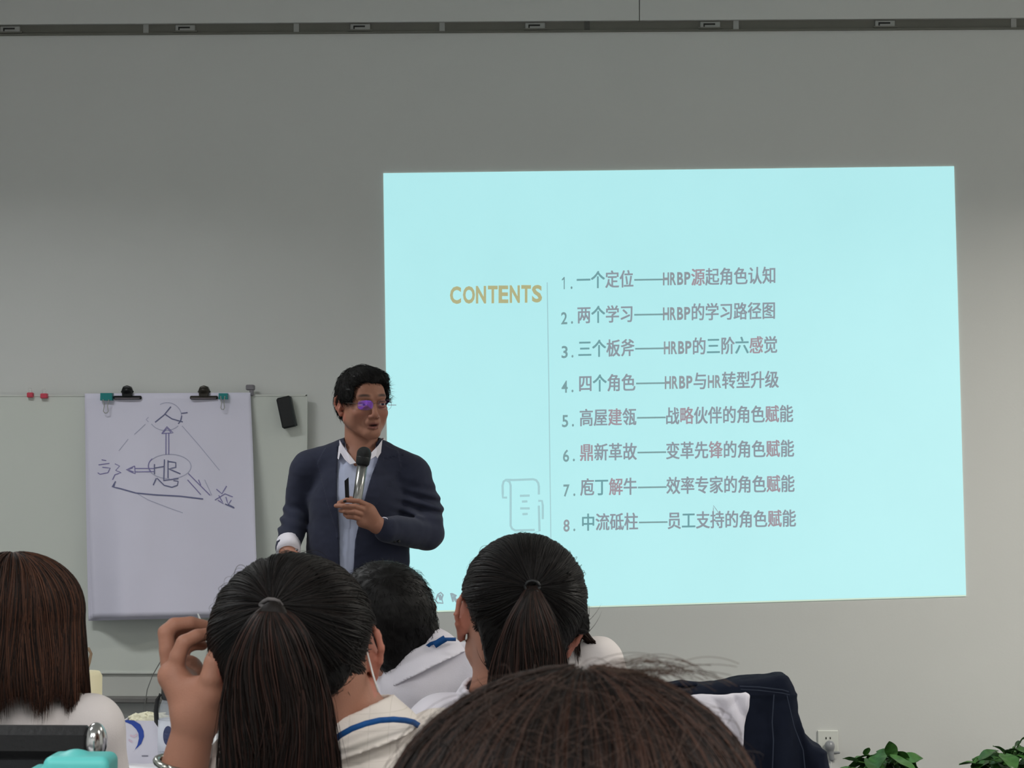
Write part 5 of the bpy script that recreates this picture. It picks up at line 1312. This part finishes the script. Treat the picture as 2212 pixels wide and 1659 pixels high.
# --- hidden person in white beyond the right ponytail
Y7 = 4.35; q = qf(Y7)
H7 = q(1168, 1318, .0); R7 = Rz(180 - 10)
nb = q(1195, 1425, .0); sL = q(1075, 1465, .0); sR = q(1290, 1428, .0); hip = A((sL[0] + sR[0]) / 2, Y7 - .05, .575)
w7, _, _ = seated('person in white with dark brown hair, mostly hidden beyond the right ponytailed woman', H7, R7, nb, sL, sR, hip, [(a[0], a[1], a[2], *a[3:]) for a in table_arms(sL, sR, reach=.30)], M_cottonwarm, h_head=.007, wr=(.004, 30., 7), shr=.050, kh=.95)
C7 = H7 + A(0, -.008, .03); rad7 = A(.084, .10, .088); rg = np.random.default_rng(77)
t = np.linspace(0, 1, 16)
def long_hair(C, Rm, rad, n, rng, crown, length, flare, M=20, w0=.0009, base=H_BROWN, warm=None, wm=.2, facehalf=50., tipj=.03, back=A(0, -1, 0), wfun=None, grad=None):
    """strands from the crown over the head, then hanging; azimuth 0 = back of head"""
    az = np.radians(rng.uniform(-180 + facehalf, 180 - facehalf, n)); th0 = np.radians(rng.uniform(2, 75, n)); L = length + rng.normal(0, tipj, n) * .5 + tipj * np.sin(az * 11 + 1) * .8
    thE = math.radians(97); s = np.linspace(0, 1, M)[None]
    # arc length on head then fall
    cr = crown / np.linalg.norm(crown); 
    rb = back / np.linalg.norm(back); rs = np.cross(A(0, 0, 1), rb)
    arcL = (thE - th0) * .095; tot = arcL + L; dist = s * tot[:, None]
    on = dist < arcL[:, None]
    th = np.where(on, th0[:, None] + dist / .095, thE)
    fall = np.where(on, 0, dist - arcL[:, None])
    azj = az[:, None] + .05 * np.sin(dist * 25 + az[:, None] * 5) * 1. + rng.normal(0, .03, (n, 1))
    hdir = np.cos(azj)[..., None] * rb + np.sin(azj)[..., None] * rs
    w_ = (th / thE)
    dirv = np.cos(th)[..., None] * (cr[None, None] * (1 - w_[..., None]) + A(0, 0, 1) * w_[..., None]) + np.sin(th)[..., None] * hdir
    lay = 1 + rng.uniform(-.05, .03, (n, 1)) + .015 * np.sin(az[:, None] * 31)
    pos = dirv * rad * lay[..., None]
    fl = flare(fall) if callable(flare) else 1 + flare * fall
    pos[..., :2] *= fl[..., None]; pos[..., 2] -= fall
    pts = C + pos @ Rm.T
    wv = w0 * rng.uniform(.6, 1.3, (n, 1)) * np.clip(1.08 - s ** 5, .1, 1)
    cols = hair_cols(n, base, rng, warm=warm, wm=wm)
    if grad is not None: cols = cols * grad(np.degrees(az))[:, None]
    return pts, np.broadcast_to(wv, (n, M)).copy(), cols
hairset('hair', w7, capC(C7, np.eye(3), rad7, (.03, .03), -.075, k=.96), C7 - .16, C7 + .16, H_BROWN,
        [long_hair(C7, np.eye(3), rad7, 1800, rg, A(0, -.2, 1), .10, 1.2, base=H_BROWN, warm=S(70, 50, 42), wm=.2)], h=.006)
st = q(1248, 1352, .0); lk = []
for i in range(220):
    a = A(*rg.normal(0, .004, 3)); e = q(1280 + rg.uniform(-12, 8), 1388 + rg.uniform(-3, 3), -.03 + rg.uniform(-.01, .01)); t_ = np.linspace(0, 1, 10)[:, None]
    m1 = q(1262, 1375, -.02) + a * 1.5; lk.append((1 - t_) ** 2 * (st + a) + 2 * t_ * (1 - t_) * m1 + t_ ** 2 * e)
lk = np.array(lk); put(strands('side_lock', lk, np.full(lk.shape[:2], .0008), hair_cols(len(lk), H_BROWN, rg), M_hair, None), w7)
chair((hip[0], hip[1]), 0, 'conference chair under the person in white farthest from the camera', top=.84)

# --- woman with the ponytail on the right
Y5 = 2.70; q = qf(Y5)
C5 = q(1133, 1292); R5 = Rz(180 + 5) @ Ry(-9) @ Rx(-3)
H5 = C5 + A(-.010, .010, -.034)
nb = q(1100, 1515, .0); sL = q(960, 1588, .0); sR = q(1330, 1588, .0); hip = A((sL[0] + sR[0]) / 2, Y5 + .02, .575)
w5, _, _ = seated('woman with a dark ponytail seated in the middle, below the projected list', H5, R5, nb, sL, sR, hip, table_arms(sL, sR), M_cotton, h_head=.0042, wr=(.004, 30., 9), kh=1.0, shr=.050)
rad = A(.0895, .104, .092); rg = np.random.default_rng(5); Rm = np.eye(3)
tie = (q(1150, 1272, -.097) - C5) / rad; tie /= np.linalg.norm(tie)
e1 = H5 + R5 @ (A(.079, .012, -.004) * .98); e2_ = H5 + R5 @ (A(-.079, .012, -.004) * .98)
cap5 = capC(C5, Rm, rad, (.030, .03), -.080, ears=((e1, .020), (e2_, .024)))
np5 = napef(LAST['f'], [1000, 1012, 1030, 1042, 1052, 1062, 1180, 1215, 1235], [1270, 1300, 1340, 1400, 1450, 1500, 1500, 1440, 1370], .02, .006, Y5)
def cap5f(X): return smin(cap5(X), np5(X), .010) + .001 * noise3(X, 150, 6)
sets = [clip_sets(scalp_to_tie(C5, Rm, rad, tie, 5200, rg, lambda ph: np.full_like(ph, 118.), w0=.0008, base=H_BLACK * .9, warm=H_DARKB * 1.4, wm=.2), C5, Rm, (.040, .03), e1, .024)]
sets.append(short_hair(np5, q(1110, 1420), np.eye(3), 2500, rg, .045, q(1150, 1275, -.08) - q(1110, 1420), 0, w0=.0006, base=H_BLACK, lift=.10, M=8, h=.005, sgn=-1., keep=lambda L: L[:, 1] < .02))
hr5 = hairset('hair', w5, cap5f, C5 - .17, C5 + .17, H_BLACK, sets)
pth = [q(1150, 1266, -.100), q(1150, 1290, -.116), q(1148, 1340, -.124), q(1146, 1400, -.124), q(1142, 1460, -.120), q(1138, 1540, -.112), q(1136, 1660, -.10)]
hwid = [10, 26, 52, 70, 84, 88, 80]; k5 = Y5 / F * .94; td = [.007, .018, .026, .030, .032, .030, .026]
core = U(*[(rc(pth[i], pth[i + 1], hwid[i] * k5 * .6, hwid[i + 1] * k5 * .6, 1.9), .01) for i in range(len(pth) - 1)])
pt5 = sdfobj('ponytail', core, np.array(pth).min(0) - .08, np.array(pth).max(0) + .08, .005, M_hair, w5, lambda V: np.tile(H_DARKB * .7, (len(V), 1)))
add_strands('ponytail_strands', [tail(pth, [v * k5 for v in hwid], td, 4200, rg, M=24, w0=.0009, base=H_DARKB, warm=S(66, 46, 40), wm=.35)], pt5)
tc_ = pth[0] + A(0, -.004, 0)
MB().tube([tc_ + A(.010 * math.cos(a), -.004, .008 * math.sin(a)) for a in np.linspace(0, 6.28, 18)], .0022, 6).build('hair_tie', M_black, w5, smooth=True)
# small wisp sticking out at the right
lk = []
for i in range(60):
    a = A(*rg.normal(0, .003, 3)); s0 = q(1240, 1372, -.01); m1 = q(1252, 1362, -.01) + a; e = q(1268 + rg.uniform(-8, 4), 1352 + rg.uniform(-10, 6), -.01) + a; t_ = np.linspace(0, 1, 8)[:, None]
    lk.append((1 - t_) ** 2 * (s0 + a) + 2 * t_ * (1 - t_) * m1 + t_ ** 2 * e)
lk = np.array(lk); put(strands('side_wisp', lk, np.full(lk.shape[:2], .0005), hair_cols(len(lk), H_BLACK, rg), M_hair, None), w5)
collar_sdf(w5, nb + A(0, 0, .0), (H5 + R5 @ A(0, .028, -.05)) - nb, .066, .040, M_cotton, flare=.5)
chair((hip[0], hip[1]), 0, 'conference chair under the ponytailed woman in the middle', top=.86)

# --- long-haired woman at the left edge
Y2 = 2.65; q = qf(Y2)
C2 = q(40, 1322); H2 = C2 + A(0, .010, -.032); R2 = Rz(180 - 8)
nb = q(48, 1512, .01); sL = q(-105, 1580, .0); sR = q(192, 1575, .0); hip = A((sL[0] + sR[0]) / 2, Y2 - .0, .585)
ar = table_arms(sL, sR, out=.02, reach=.44, z=.80, ez=.82)
w2_, _, _ = seated('woman with long straight brown hair in a white top at the left edge', H2, R2, nb, sL, sR, hip, ar, M_cottonwarm, h_head=.006, wr=(.0028, 26., 12), kh=.97, shr=.043, asl=.047)
rad = A(.089, .104, .090); rg = np.random.default_rng(2)
fl2 = lambda f: 1 + .95 * np.clip(f, 0, .16) 
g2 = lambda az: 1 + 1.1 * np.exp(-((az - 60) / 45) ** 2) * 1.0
cap2 = capC(C2, np.eye(3), rad, (.03, .03), -.09, k=.955)
sk = U(cap2, (rc(C2 + A(0, -.015, -.02), C2 + A(0, -.022, -.045), .078, .082, 1.0), .01), ('-', bx(C2 + A(0, .10, -.08), (.2, .07, .11)), .01))
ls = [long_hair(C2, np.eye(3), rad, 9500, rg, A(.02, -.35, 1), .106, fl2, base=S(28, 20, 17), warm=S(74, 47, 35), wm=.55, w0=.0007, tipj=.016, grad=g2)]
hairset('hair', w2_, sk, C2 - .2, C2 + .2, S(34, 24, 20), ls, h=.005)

# --- the head nearest the camera
Y6 = 1.15; q = qf(Y6)
C6 = q(1237, 1812); H6 = C6 + A(0, .01, -.035); R6 = Rz(180 + 4)
nb = C6 + A(0, .0, -.175); sL = nb + A(-.17, 0, -.055); sR = nb + A(.17, 0, -.055); hip = A(nb[0], Y6 - .04, .575)
w6, _, _ = seated('woman nearest the camera, only the crown of her brown hair in view', H6, R6, nb, sL, sR, hip, [(a[0], a[1], a[2], *a[3:]) for a in table_arms(sL, sR, reach=.30)], M_cotton, h_head=.007, wr=(.004, 30., 19), kh=.98)
rad = A(.1175, .122, .1015); rg = np.random.default_rng(66)
cap6 = capC(C6, np.eye(3), rad, (.05, .02), -.085, k=.965)
sk = U(cap6, (rc(C6 + A(0, -.02, -.03), C6 + A(0, -.03, -.16), .098, .095, 1.1), .01), ('-', bx(C6 + A(0, .11, -.10), (.2, .06, .12)), .01))
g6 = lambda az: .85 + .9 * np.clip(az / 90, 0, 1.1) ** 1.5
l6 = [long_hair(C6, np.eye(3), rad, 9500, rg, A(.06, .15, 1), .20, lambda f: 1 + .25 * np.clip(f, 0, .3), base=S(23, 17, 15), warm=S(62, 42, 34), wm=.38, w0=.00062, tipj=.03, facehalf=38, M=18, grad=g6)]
# fly-away hairs over the crown
n = 190; az = rg.uniform(-1.9, 1.9, n); t = np.linspace(0, 1, 14)[None]
th = np.radians(rg.uniform(5, 50, n))[:, None] + t * rg.uniform(.2, .8, (n, 1)); a2 = az[:, None] + rg.normal(0, .9, (n, 1)) * t
d = np.stack([np.sin(th) * np.sin(a2), -np.sin(th) * np.cos(a2), np.cos(th)], -1)
lift = 1.0 + rg.uniform(.02, .11, (n, 1)) * np.sin(t * rg.uniform(1.6, 3.3, (n, 1)))
fly = (C6 + d * rad * lift[..., None] + .002 * np.sin(t * 9 + az[:, None])[..., None], np.full((n, 14), .00016), hair_cols(n, S(60, 46, 40), rg))
n2 = 70; s0 = np.stack([q(x, y, 0) for x, y in zip(rg.uniform(1230, 1420, n2), rg.uniform(1452, 1470, n2))]); t = np.linspace(0, 1, 14)[None, :, None]
e = s0 + np.stack([rg.uniform(.02, .06, n2), rg.uniform(-.02, .02, n2), rg.uniform(-.008, .010, n2)], 1); m1 = (s0 + e) / 2 + np.stack([0 * s0[:, 0], 0 * s0[:, 0], rg.uniform(.004, .022, n2)], 1)
fly2 = ((1 - t) ** 2 * s0[:, None] + 2 * t * (1 - t) * m1[:, None] + t ** 2 * e[:, None], np.full((n2, 14), .00018), hair_cols(n2, S(70, 56, 48), rg))
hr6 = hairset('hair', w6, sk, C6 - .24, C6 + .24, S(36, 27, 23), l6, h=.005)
o = add_strands('flyaway_hair', [fly, fly2], hr6)
chair((hip[0], hip[1]), 0, 'conference chair under the woman nearest the camera', top=.84)
